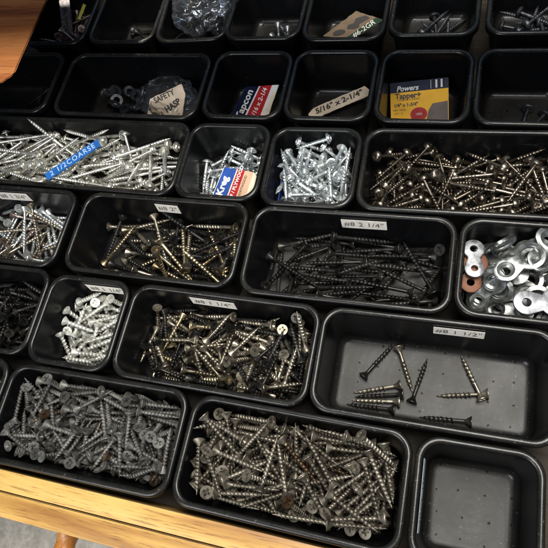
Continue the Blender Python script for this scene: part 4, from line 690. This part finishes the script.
for k, opts in HEAPS.items():
    rr = random.Random(k)
    for p, q in poses(k):
        key, _, lab = pick(opts, rr.random())
        p, q = to_world(k, p, q)
        use(key, p, q, lab, 'heap: '+lab)
# the ten loose screws, (prototype, head x, y, tip x, y) on the floor of the nearly empty bin
def lay(key, h, t, label, group=None, zh=None, zt=None):
    L = dict(D3b=.50, D3k=.50, D3y=.50, X=.55, D0=.50, E0s=.62, Y=.45, H1=.5)[key]; hr = .052
    H = at(*h, -D+.05 if zh is None else zh); T = at(*t, -D+.012 if zt is None else zt)
    d = (H-T).normalized(); c = (H+T)/2
    q = d.to_track_quat('Z', 'Y') @ Quaternion((0, 0, 1), random.uniform(0, 3))
    return use(key, c, q, label, group)
F0 = -D
for key, h, t, zh, zt, lab in [
 ('D3k', (363, 377), (395, 343), F0+.05, F0+.03, 'dark screw lying alone nearest the upper left of the nearly empty bin'),
 ('D3y', (398, 346), (413, 394), F0+.075, F0+.012, 'golden screw with its head against the tip of the upper left dark screw'),
 ('D3k', (411, 404), (428, 357), F0+.05, F0+.012, 'dark screw pointing up between the golden screw and the pair on the right'),
 ('D3b', (402, 385), (352, 393), F0+.05, F0+.012, 'topmost of the four screws lying side by side in the nearly empty bin'),
 ('D3k', (404, 394), (354, 397), F0+.07, F0+.02, 'second from the top of the four screws lying side by side'),
 ('D3y', (401, 402), (350, 400), F0+.05, F0+.012, 'golden one of the four screws lying side by side'),
 ('D3k', (396, 410), (345, 404), F0+.05, F0+.012, 'lowest of the four screws lying side by side in the nearly empty bin'),
 ('D3y', (482, 399), (461, 355), F0+.07, F0+.03, 'golden-ridged upright screw of the crossing pair on the right of the nearly empty bin'),
 ('D3b', (486, 394), (438, 396), F0+.05, F0+.012, 'horizontal pale screw of the crossing pair on the right of the nearly empty bin'),
 ('D3k', (473, 422), (418, 417), F0+.05, F0+.012, 'dark screw lying alone along the front wall of the nearly empty bin')]:
    lay(key, h, t, lab, 'loose screws in the nearly empty bin', zh, zt)
# a few dark leftovers in the shaded bins
rr = random.Random(5)
def leftovers(k, key, n, reg, lab, name_group, L):
    for i in range(n):
        x = rr.uniform(reg[0], reg[1]); y = rr.uniform(reg[2], reg[3]); a = rr.uniform(0, 6.28)
        x = max(-.44+.1+abs(math.cos(a))*L/2-.02, min(x, BINS[k][3]/2-.12-abs(math.cos(a))*L/2)); y = max(-.38+abs(math.sin(a))*L/2, min(.38-abs(math.sin(a))*L/2, y)) if BINS[k][3] < 1.5 else y
        q = Euler((0, PI/2-.03, a)).to_quaternion(); p, q = to_world(k, (x, y, -D+.06+.03*i*.6), q)
        use(key, p, q, lab, name_group)
leftovers('G0', 'D0', 12, (.35, .75, -.2, .1), 'dark screw on the floor of the shaded bin under the wooden corner', 'dark screws under the wooden corner', .55)
leftovers('A0', 'E0t', 14, (-.1, .35, -.3, .3), 'dull brass screw in the small bin cut off by the left edge', 'screws in the cut off small bin', .62)
leftovers('H2', 'D0', 10, (.05, .3, -.2, .1), 'dark screw in the corner of the back row bin next to the clear bag', 'dark screws left in a back row bin', .55)
leftovers('H4', 'Y', 9, (.0, .3, -.3, .05), 'dull silver screw in the back row bin right of the clear bag', 'silver screws left in a back row bin', .45)
leftovers('H6', 'X', 9, (-.15, .3, -.3, .15), 'round-headed bolt in the back row bin right of the brown hang card', 'round-headed bolts in a back row bin', .55)
leftovers('H7', 'X', 11, (-.2, .3, -.3, .3), 'dark bolt in the back row bin at the right corner', 'dark bolts in the right corner bin', .55)
leftovers('G5', 'X', 3, (-.1, .25, -.3, -.1), 'dark bolt on the floor of the dark bin beside the yellow box bin', 'dark bolts beside the yellow box bin', .55)
for k, (root, used) in PROTO.items():
    if not used:
        for c in list(root.children): bpy.data.objects.remove(c)
        bpy.data.objects.remove(root)

# ------------------------------------------------------------------ figure-eight fasteners
def fig8_bm(cd, r1, r2, th=.034, flatplate=False):
    bm = bmesh.new()
    def outline(o):
        P = []; a, b = r1+o, r2+o; x1, x2 = cd/2, -cd/2
        nk = .60*(r1+r2)/2+o         # half width of the neck
        for i in range(-12, 13): t = i/12*math.radians(116); P.append((x1+a*math.cos(t), a*math.sin(t)))
        P.append((.01, nk))
        for i in range(-12, 13): t = PI+i/12*math.radians(116); P.append((x2+b*math.cos(t), b*math.sin(t)))
        P.append((.01, -nk)); return P
    loops = [[bm.verts.new((*p, z)) for p in outline(o)] for o, z in ((-.012, th/2), (-.003, th/2-.004), (0, 0), (-.003, -th/2+.004), (-.012, -th/2))]
    for a, b in zip(loops, loops[1:]):
        n = len(a)
        for i in range(n): bm.faces.new((a[i], a[(i+1) % n], b[(i+1) % n], b[i]))
    tops = []; bots = []
    for cx, R in ((cd/2, r1), (-cd/2, r2)):
        prof = [(R*.70, th/2), (R*.67, th/2+.004), (R*.63, th/2), (R*.58, -.008), (R*.42, -.020), (R*.37, -.024), (R*.33, -.034), (R*.33, -th/2-.02)] if not flatplate else [(R*.36, th/2), (R*.35, 0), (R*.36, -th/2)]
        rings = lathe(bm, prof, 20)
        for r in rings:
            for v in r: v.co.x += cx
        tops.append(rings[0]); bots.append(rings[-1])
    for outer, holes in ((loops[0], tops), (loops[-1], bots)):
        es = []
        for lp in [outer]+holes:
            for i in range(len(lp)):
                e = bm.edges.get((lp[i], lp[(i+1) % len(lp)])); es.append(e)
        bmesh.ops.triangle_fill(bm, edges=es, use_beauty=True)
    return bm
SPOTS = []
def special(name, m, px, py, z, yaw, tilt, label, flatp, dims=(.26, .145, .12)):
    o = obj(name, fig8_bm(*dims, flatplate=flatp), M[m], None, 45.0); o.rotation_mode = 'QUATERNION'
    o.location = at(px, py, z)*U; o.rotation_quaternion = Euler((tilt[0], tilt[1], math.radians(yaw)), 'XYZ').to_quaternion()
    SPOTS.append(at(px, py, z))
    return tag(o, label, 'fastener', 'odd figure-eight fasteners on the heap')
special('figure_eight_fastener', 'copper', 473, 273, -.08, 82, (.04, -.05), 'copper-coloured figure-eight fastener under the dull flat one at the left of the heap', True, (.21, .12, .105))
special('figure_eight_fastener', 'dull', 474, 259, -.02, 96, (.05, .05), 'dull grey flat figure-eight fastener lying over the copper one', True, (.215, .105, .095))
special('figure_eight_fastener', 'zincf', 518, 263, -.02, 38, (-.06, -.12), 'large shiny figure-eight fastener lying on top in the middle of the heap', False)
special('figure_eight_fastener', 'dull', 541, 303, -.05, 8, (.05, .1), 'flat bluish figure-eight fastener at the right edge near the front rim', True)
special('figure_eight_fastener', 'zincf', 545, 250, -.03, 70, (.2, .1), 'shiny figure-eight fastener at the right edge behind the bluish flat one', False)

f8 = obj('figure_eight_fastener', fig8_bm(.25, .135, .115), M['zincf'], None, 45.0)
tag(f8, 'shiny silver figure-eight fastener in the heap with countersunk rings', 'fastener', 'silver figure-eight fasteners')
f8.rotation_mode = 'QUATERNION'
P8 = [to_world('E3', p, q) for p, q in poses('E3')]
P8 = [(p, q) for p, q in P8 if not any((p-s).xy.length < .27 and p.z > s.z-.09 for s in SPOTS) and not (abs((q @ Vector((0, 0, 1))).z) < .55 and p.z > -.33)]
for i, (p, q) in enumerate(P8):
    o = f8 if i == 0 else f8.copy()
    if i: COL.objects.link(o)
    o.location = p*U; o.rotation_quaternion = q
# ------------------------------------------------------------------ printed cards, strips and boxes
def frame(o, px_, py_):
    X = (px_-o); w = X.length; X.normalize(); Y = py_-o; Y = Y-X*Y.dot(X); h = Y.length; Y.normalize(); Z = X.cross(Y)
    m = Matrix((X, Y, Z)).transposed().to_4x4(); m.translation = (o+(px_-o)/2+Y*h/2); return m, w, h
def place(o, m):
    mm = m.copy(); mm.translation = mm.translation*U; o.matrix_world = mm
def card(name, mtx, outline, th, mats, label, cat, patches=(), curl=0.0, group=None):
    """flat card cut to `outline` (x, y in card space), thickness th, printed patches as inset faces just above it"""
    bm = bmesh.new()
    if name not in ('label_tape', 'screw_box'):     # torn and worn edges
        rj = random.Random(name); new = []
        for (x0, y0), (x1, y1) in zip(outline, outline[1:]+outline[:1]):
            n_ = max(2, int(math.hypot(x1-x0, y1-y0)/.035))
            for i in range(n_):
                j_ = .0045 if i else .002
                new.append((x0+(x1-x0)*i/n_+rj.uniform(-j_, j_), y0+(y1-y0)*i/n_+rj.uniform(-j_, j_)))
        outline = new
    vs = [bm.verts.new((x, y, -th)) for x, y in outline]; f = bm.faces.new(vs)
    r = bmesh.ops.extrude_face_region(bm, geom=[f]); bmesh.ops.translate(bm, vec=(0, 0, th), verts=[v for v in r['geom'] if isinstance(v, bmesh.types.BMVert)])
    bmesh.ops.recalc_face_normals(bm, faces=bm.faces)
    for mi, pts in patches:
        p = [bm.verts.new((x, y, .0022*(1+.5*(mi == 2)+1.0*(mi > 2)))) for x, y in pts]; g = bm.faces.new(p); g.material_index = mi
        r = bmesh.ops.extrude_face_region(bm, geom=[g])
        bmesh.ops.translate(bm, vec=(0, 0, -.0015), verts=[v for v in r['geom'] if isinstance(v, bmesh.types.BMVert)])
    if curl:
        bmesh.ops.subdivide_edges(bm, edges=[e for e in bm.edges], cuts=6, use_grid_fill=True)
        for v in bm.verts: v.co.z += curl*(v.co.x**2+.6*v.co.x*v.co.y)
    o = obj(name, bm, [M[x] for x in mats], None, False); place(o, mtx)
    return tag(o, label, cat, group)
def R_(x0, y0, x1, y1): return [(x0, y0), (x1, y0), (x1, y1), (x0, y1)]
def txt(o, s, size, m, x, y, rot=0, bold=0, z=.0045, shear=0, space=1.0):
    ink_cache['bold'] = bold
    r = lettering(s, size, M[m], o, Matrix.Translation((x, y, z)) @ Matrix.Rotation(rot, 4, 'Z'), shear=shear, space=space)
    ink_cache['bold'] = 0; return r

# blue embossed tape across the long silver screws
m_, w, h = frame(at(48, 181, .01), at(101, 146, .06), at(45, 173, .03))
o = card('label_tape', m_, R_(-w/2, -.055, w/2, .055), .010, ['tape'], 'bright blue tape reading 2 1/2 COARSE lying across the long silver screws', 'tape')
txt(o, '2 1/2COARSE', .098, 'paleblue', .0, -.002, space=1.22, bold=.0012)

# yellow box
bl, br, tl = at(391, 126, -.54), at(449, 121, -.50), at(403, 82, -.26)
m_, w, h = frame(bl, br, tl)
W_, H_ = w/2, h/2
o = card('screw_box', m_, R_(-W_, -H_, W_, H_), .16, ['navy', 'amber', 'photo', 'red', 'white', 'ink'],
  'yellow and navy screw box with a big 11 standing in a small bin', 'box',
  [(1, R_(-W_+.002, -H_+.002, W_-.002, H_*.52)), (4, R_(W_*.44, -.99*H_, W_*.44+.001, -.98*H_)), (2, [(.22*W_, -.97*H_), (.97*W_, -.97*H_), (.97*W_, -.06*H_), (.46*W_, -.12*H_), (.32*W_, -.40*H_)]),
   (3, [(-.02*W_+.10*math.cos(t*PI/8), -.56*H_+.082*math.sin(t*PI/8)) for t in range(16)]),
   (4, R_(W_*.40, H_*.56, W_*.415, H_*.95))])
txt(o, 'Powers', .085, 'white', -.40*W_, H_*.68, shear=.25, bold=.002)
txt(o, '11', .120, 'white', .68*W_, H_*.75, bold=.005)
txt(o, 'Tapper+', .088, 'ink', -.38*W_, H_*.34, bold=.003)
txt(o, 'CONCRETE SCREW', .030, 'ink', -.36*W_, H_*.16)
txt(o, '1/4" x 1-3/4"', .056, 'ink', -.46*W_, -.08*H_, bold=.002)
txt(o, 'HEX HEAD', .032, 'ink', -.68*W_, -.30*H_)
txt(o, 'QTY 15', .032, 'ink', -.72*W_, -.46*H_)
txt(o, '1000', .040, 'white', -.02*W_, -.56*H_, z=.008)
# torn strip with the size
m_, w, h = frame(at(313, 119, -.50), at(369, 95, -.40), at(309, 110, -.50))
w_, h_ = w/2, .080
o = card('size_strip', m_, [(-w_-.02, -h_), (w_*.96, -h_), (w_+.03, -h_*.2), (w_*.97, h_), (-w_+.05, h_), (-w_-.04, h_*.3)], .012, ['ivory'], 'torn ivory strip printed 5/16 x 2-1/4 in a small shaded bin', 'paper strip')
txt(o, '5/16" x 2-1/4"', .112, 'ink', .0, .004, bold=.003)
# red / navy card piece
m_, w, h = frame(at(226, 122, -.52), at(266, 122, -.48), at(248, 86, -.33))
W_, H_ = w/2, h/2
mk = at(226, 122, -.52); a_ = at(246, 87, -.33); b_ = at(279, 85, -.30); c_ = at(266, 122, -.48)
m_, w, h = frame(mk, c_, a_)
inv = m_.inverted(); Q = [inv @ v for v in (mk, c_, b_, a_)]; Q = [(v.x, v.y) for v in Q]
def bl_(u, v):
    x = [Q[0][i]*(1-u)*(1-v)+Q[1][i]*u*(1-v)+Q[2][i]*u*v+Q[3][i]*(1-u)*v for i in (0, 1)]; return tuple(x)
def strip(u0, u1, v0=0, v1=1): return [bl_(u0, v0), bl_(u1, v0), bl_(u1, v1), bl_(u0, v1)]
o = card('card_piece', m_, [bl_(0, 0), bl_(1, 0), bl_(1, 1), bl_(0, 1)], .012, ['white', 'navy', 'red', 'ivory'], 'torn navy, red and white card piece reading Tapcon in a small shaded bin', 'card',
  [(1, strip(0, .40)), (2, strip(.45, .80)), (3, strip(.90, 1, .0, .8))])
dv = Vector(bl_(.5, 1))-Vector(bl_(.5, 0)); ang = math.atan2(dv.y, dv.x)
c = bl_(.24, .50); txt(o, 'Tapcon', .135, 'white', c[0], c[1], ang, bold=.003)
c = bl_(.63, .52); txt(o, '3/16 x 2-1/4', .085, 'white', c[0], c[1], ang, bold=.002)
# packet piece among the short silver screws
mk = at(211, 199, -.30); c_ = at(250, 201, -.26); b_ = at(258, 173, -.17); a_ = at(224, 167, -.20)
m_, w, h = frame(mk, c_, a_)
inv = m_.inverted(); Q = [inv @ v for v in (mk, c_, b_, a_)]; Q = [(v.x, v.y) for v in Q]
o = card('packet_piece', m_, [bl_(0, 0), bl_(1, 0), bl_(1, .85), bl_(.88, 1), bl_(0, 1)], .012, ['ivory', 'white', 'blue', 'red', 'peach'], 'blue, red and tan packet piece reading Kreg among short silver screws', 'card',
  [(1, strip(0, .22)), (2, strip(.02, .38, .0, 1)), (3, strip(.42, .62)), (4, strip(.62, .86))])
dv = Vector(bl_(.5, 1))-Vector(bl_(.5, 0)); ang = math.atan2(dv.y, dv.x)
c = bl_(.17, .42); txt(o, 'Kreg', .125, 'white', c[0], c[1], ang, bold=.005, z=.006)
c = bl_(.51, .50); txt(o, 'MDF / PLYWOOD', .062, 'white', c[0], c[1], ang, bold=.002, z=.008)
c = bl_(.70, .50); txt(o, 'SOFTWOOD', .045, 'ink', c[0], c[1], ang, z=.008)
# blue card edge standing by the left wall of the full bin
p0 = at(275, 206, -.28); p1 = at(283, 155, -.12)
m_, w, h = frame(p0, p1, p0+Vector((-.02, 0, -.30)))
o = card('blue_card', m_, R_(-w/2, -.06, w/2, .15), .012, ['blue', 'white', 'red'], 'blue and white card standing on edge at the left wall beside silver screws', 'card', [(1, R_(-w/2, .0, w/2, .06)), (2, R_(-w/2+.05, .02, w/2-.2, .04))])
# silvery strip and yellow stick in the back-left bin
m_, w, h = frame(at(64, 40, -.30), at(72, 38, -.30), at(76, -4, -.10))
o = card('metallic_strip', m_, R_(-.085, -h/2, .085, h/2), .014, ['dull', 'ink'], 'silvery printed strip leaning in the back row bin of rose-brown screws', 'strip')
txt(o, '1-1/4 x 100', .085, 'ink', 0, 0, PI/2, bold=.003)
p0, p1 = at(80, 20, -.16), at(86, 5, -.05); m_, w, h = frame(p0, p1, p0+Vector((.0, .03, .05)))
o = card('yellow_tag', m_, R_(-w/2, -.02, w/2, .02), .02, ['lime'], 'thin yellow tag at the right wall of the back row bin with the silvery strip', 'tag')
# brown hang card
mk = at(323, 36, -.45); c_ = at(352, 40, -.42); b_ = at(384, 20, -.30); a_ = at(356, 11, -.30)
m_, w, h = frame(mk, c_, a_)
inv = m_.inverted(); Q = [inv @ v for v in (mk, c_, b_, a_)]; Q = [(v.x, v.y) for v in Q]
o = card('hang_card', m_, [bl_(0, 0), bl_(1, 0), bl_(1, 1), bl_(0, 1)], .014, ['kraft', 'green', 'photo', 'ink'], 'brown hang card with a dark hook picture and green edge in the back row', 'card',
  [(1, strip(.74, 1, .02, .98)),
   (3, [bl_(.34+.17*math.cos(t*PI/8), .20+.13*math.sin(t*PI/8)) for t in range(16)]),
   (3, [bl_(*q) for q in ((.40, .38), (.62, .42), (.66, .55), (.56, .62), (.60, .92), (.40, .96), (.26, .78), (.38, .62), (.30, .52))])])
dv = Vector(bl_(.5, 1))-Vector(bl_(.5, 0)); ang = math.atan2(dv.y, dv.x)
c = bl_(.87, .5); txt(o, '#6-2GR', .10, 'sticker', c[0], c[1], ang, bold=.001, z=.008)

# ------------------------------------------------------------------ clear bags
def bag(label, pts, rad, seed, parts=None):
    """crumpled film hull swept round a chain of points"""
    bm = bmesh.new(); bmesh.ops.create_icosphere(bm, subdivisions=5, radius=1)
    rr = random.Random(seed); from mathutils import noise
    c, ax = pts
    for v in bm.verts:
        n = v.co.normalized(); off = Vector((seed, 0, 0))
        d = 1+.22*noise.noise(n*2.0+off)+.22*(.5-abs(noise.noise(n*3.5+off)))+.14*(.5-abs(noise.noise(n*7+off)))-.10
        v.co = Vector(c)+Vector((n.x*rad[0], n.y*rad[1], n.z*rad[2]))*d
    o = obj('plastic_bag', bm, M['film'], None); return tag(o, label, 'plastic bag')
x, y = BINS['H3'][:2]
c = at(203, 10, -.02)
bag('clear crumpled plastic bag bulging out of a back row bin', (c, 0), (.46, .40, .34), 3)
rr = random.Random(11)
def cluster(k, name, key, n, c, s, lab, grp):
    for i in range(n):
        q = Euler((rr.uniform(-.5, .5), PI/2+rr.uniform(-.6, .6), rr.uniform(0, 6.28))).to_quaternion()
        use(key, c+Vector((rr.uniform(-s, s), rr.uniform(-s, s), rr.uniform(-s*.5, s*.5))), q, lab, grp)
cluster('H3', '', 'D0', 16, at(200, 26, -.22), .20, 'dark screw inside the clear bag in the back row', 'dark screws in the clear bag')
c = at(150, 98, -.40)
bag('clear crumpled plastic bag around a tan card in a shaded bin', (c+Vector((.26, 0, 0)), 0), (.44, .34, .16), 8)
# steel nuts in and beside that bag
def nut_bm():
    bm = bmesh.new()
    R = [[bm.verts.new((r*math.cos(2*PI*i/24), r*math.sin(2*PI*i/24), z)) for i in range(24)] for r, z in ((.085, .0), (.085, .018), (.045, .018), (.045, 0))]
    for a, b in zip(R, R[1:]+R[:1]):
        for i in range(24): bm.faces.new((a[i], a[(i+1) % 24], b[(i+1) % 24], b[i]))
    return bm
nut = obj('steel_washer', nut_bm(), M['gun'], None, 40.0); tag(nut, 'dark steel washer beside the clear bag in the shaded bin', 'washer', 'dark washers beside the clear bag')
for i in range(16):
    o = nut if i == 0 else nut.copy()
    if i: COL.objects.link(o)
    p = at(rr.uniform(108, 146), rr.uniform(88, 110), -.46+.04*(i % 5)); o.location = p*U
    o.rotation_euler = (rr.uniform(-.9, .9), rr.uniform(-.9, .9), rr.uniform(0, 3))
P_ = [(147, 116), (150, 99), (181, 84), (185, 94), (182, 116)]
P3 = [at(px, py, -.40+.010*(116-py)) for px, py in P_]
m_, w, h = frame(P3[0], P3[4], P3[1]); inv = m_.inverted(); OL = [((inv @ v).x, (inv @ v).y) for v in P3]
o = card('paper_card', m_, OL, .012, ['ivory', 'kraft'], 'crumpled tan paper card with dark print inside the clear bag', 'card', curl=.0)
ang = math.atan2(OL[2][1]-OL[1][1], OL[2][0]-OL[1][0])
cx = sum(q[0] for q in OL)/5; cy = sum(q[1] for q in OL)/5
txt(o, 'SAFETY', .10, 'ink', cx-.06, cy+.07, ang, bold=.002); txt(o, 'HASP', .11, 'ink', cx+.05, cy-.05, ang+.15, bold=.004)
txt(o, '"', .12, 'ink', cx+.16, cy+.20, ang, bold=.004)

# ------------------------------------------------------------------ drawer and cabinet
dr = thing('drawer', 'golden oak drawer full of black bins with a turned wooden knob', 'drawer', (0, 0, 0))
yb, ym, yf = -.400, -.600, -.835; TZ = -.10
o = obj('box_front', bevel_box((-8, ym+.004, -1.05), (2.6, yb, TZ), .006), M['oak'], dr, 30.0); yaw = math.radians(-.9)
f = obj('face_board', bevel_box((-8.2, yf, -1.15), (2.8, ym-.004, TZ-.006), .012, 4), M['oak2'], dr, 30.0)
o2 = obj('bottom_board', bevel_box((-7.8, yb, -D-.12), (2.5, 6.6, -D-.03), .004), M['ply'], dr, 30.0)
for x in (-7.95, 2.5):
    obj('side_board', bevel_box((x, yb, -1.0), (x+.2, 6.6, TZ), .012), M['oaks'], dr, 30.0)
obj('back_board', bevel_box((-7.7, 6.65, -1.0), (2.45, 6.85, TZ), .012), M['oak'], dr, 30.0)
dr.rotation_euler = (0, 0, yaw*0)
bm = bmesh.new()
lathe(bm, [(0, 0), (.15, 0), (.15, .03), (.115, .06), (.10, .14), (.11, .22), (.17, .32), (.235, .42), (.255, .52), (.24, .60), (.18, .66), (.10, .685), (0, .69)], 32)
KX, KZ = (-3.48, -.55)
bmesh.ops.transform(bm, matrix=Matrix.Translation((KX, yf+.005, KZ)) @ Matrix.Rotation(PI/2, 4, 'X'), verts=bm.verts)
obj('knob', bm, M['knob'], dr, 60.0)
cab = thing('workbench', 'wooden workbench over the back bins, only its orange lower corner in view', 'workbench')
ZC = 1.30
pc = [at(px, py, ZC) for px, py in ((48, 0), (22, 58), (15, 75), (10, 78), (0, 85))]
bm = bmesh.new()
OLc = [(p.x, p.y) for p in pc]+[(-6.9, OLc_y) for OLc_y in (pc[-1].y-.25,)]+[(-6.9, 6.0), (OLP := (pc[0].x+.25, 6.0))]
vs = [bm.verts.new((x, y, ZC)) for x, y in OLc]; fc = bm.faces.new(vs)
r = bmesh.ops.extrude_face_region(bm, geom=[fc]); bmesh.ops.translate(bm, vec=(-.40, .28, -.22), verts=[v for v in r['geom'] if isinstance(v, bmesh.types.BMVert)])
bmesh.ops.recalc_face_normals(bm, faces=bm.faces)
bmesh.ops.bevel(bm, geom=[e for e in bm.edges], offset=.03, segments=3, affect='EDGES')
obj('corner_board', bm, M['orange'], cab, 30.0)
obj('top_board', bevel_box((-9, 3.92, 2.0), (4.5, 5.15, 2.2), .02), M['ply'], cab, 30.0)  # unseen; placed to shade the back rows, kept short to pass the rear light
bm = bmesh.new(); v = [bm.verts.new(p) for p in ((-90, -90, -7.5), (90, -90, -7.5), (90, 90, -7.5), (-90, 90, -7.5))]; bm.faces.new(v)
tag(obj('floor', bm, M['concrete'], None, False), 'grey mottled concrete floor far below the drawer', None, kind='structure')

# ------------------------------------------------------------------ light
def area(name, loc, tgt, size, power, col, sy=None):
    l = bpy.data.lights.new(name, 'AREA'); l.shape = 'RECTANGLE'; l.size = size*U; l.size_y = (sy or size)*U; l.energy = power; l.color = col
    o = bpy.data.objects.new(name, l); COL.objects.link(o); o.location = Vector(loc)*U
    o.rotation_euler = (Vector(loc)-Vector(tgt)).to_track_quat('Z', 'Y').to_euler(); return o
area('ceiling_lamp', (1.0, 3.0, 10), (-.5, 2.0, 0), 7, 11.8, (1.0, .96, .89), 4.2)
area('front_fill', (-5, -7, 8), (-1, 3, 0), 5, 4.5, (.95, .96, 1.0))  # unseen light added in front to brighten the cards and stickers
area('back_fill', (-1, 18, 15), (-2, 4, 0), 14, 1.4, (.50, .72, 1.0), 5)  # unseen bluish light added behind to put highlights on the rear rims
ll = area('left_lamp', (-7.6, 6.3, 12), (-5.85, 5.95, 0), 2.5, .8, (1.0, .86, .70)); ll.data.spread = math.radians(16)
fl = area('floor_fill', (-9, -11, 4), (-4, -3, -7.5), 4, 2.6, (1.0, .95, .86)); fl.data.spread = math.radians(75)  # unseen narrow light added only to brighten the concrete below
w = bpy.data.worlds.new('World'); SC.world = w; w.use_nodes = True
w.node_tree.nodes['Background'].inputs[0].default_value = (.40, .65, 1.0, 1); w.node_tree.nodes['Background'].inputs[1].default_value = .09
SC.view_settings.view_transform = 'Standard'; SC.view_settings.look = 'None'; SC.view_settings.exposure = 0; SC.view_settings.gamma = 1
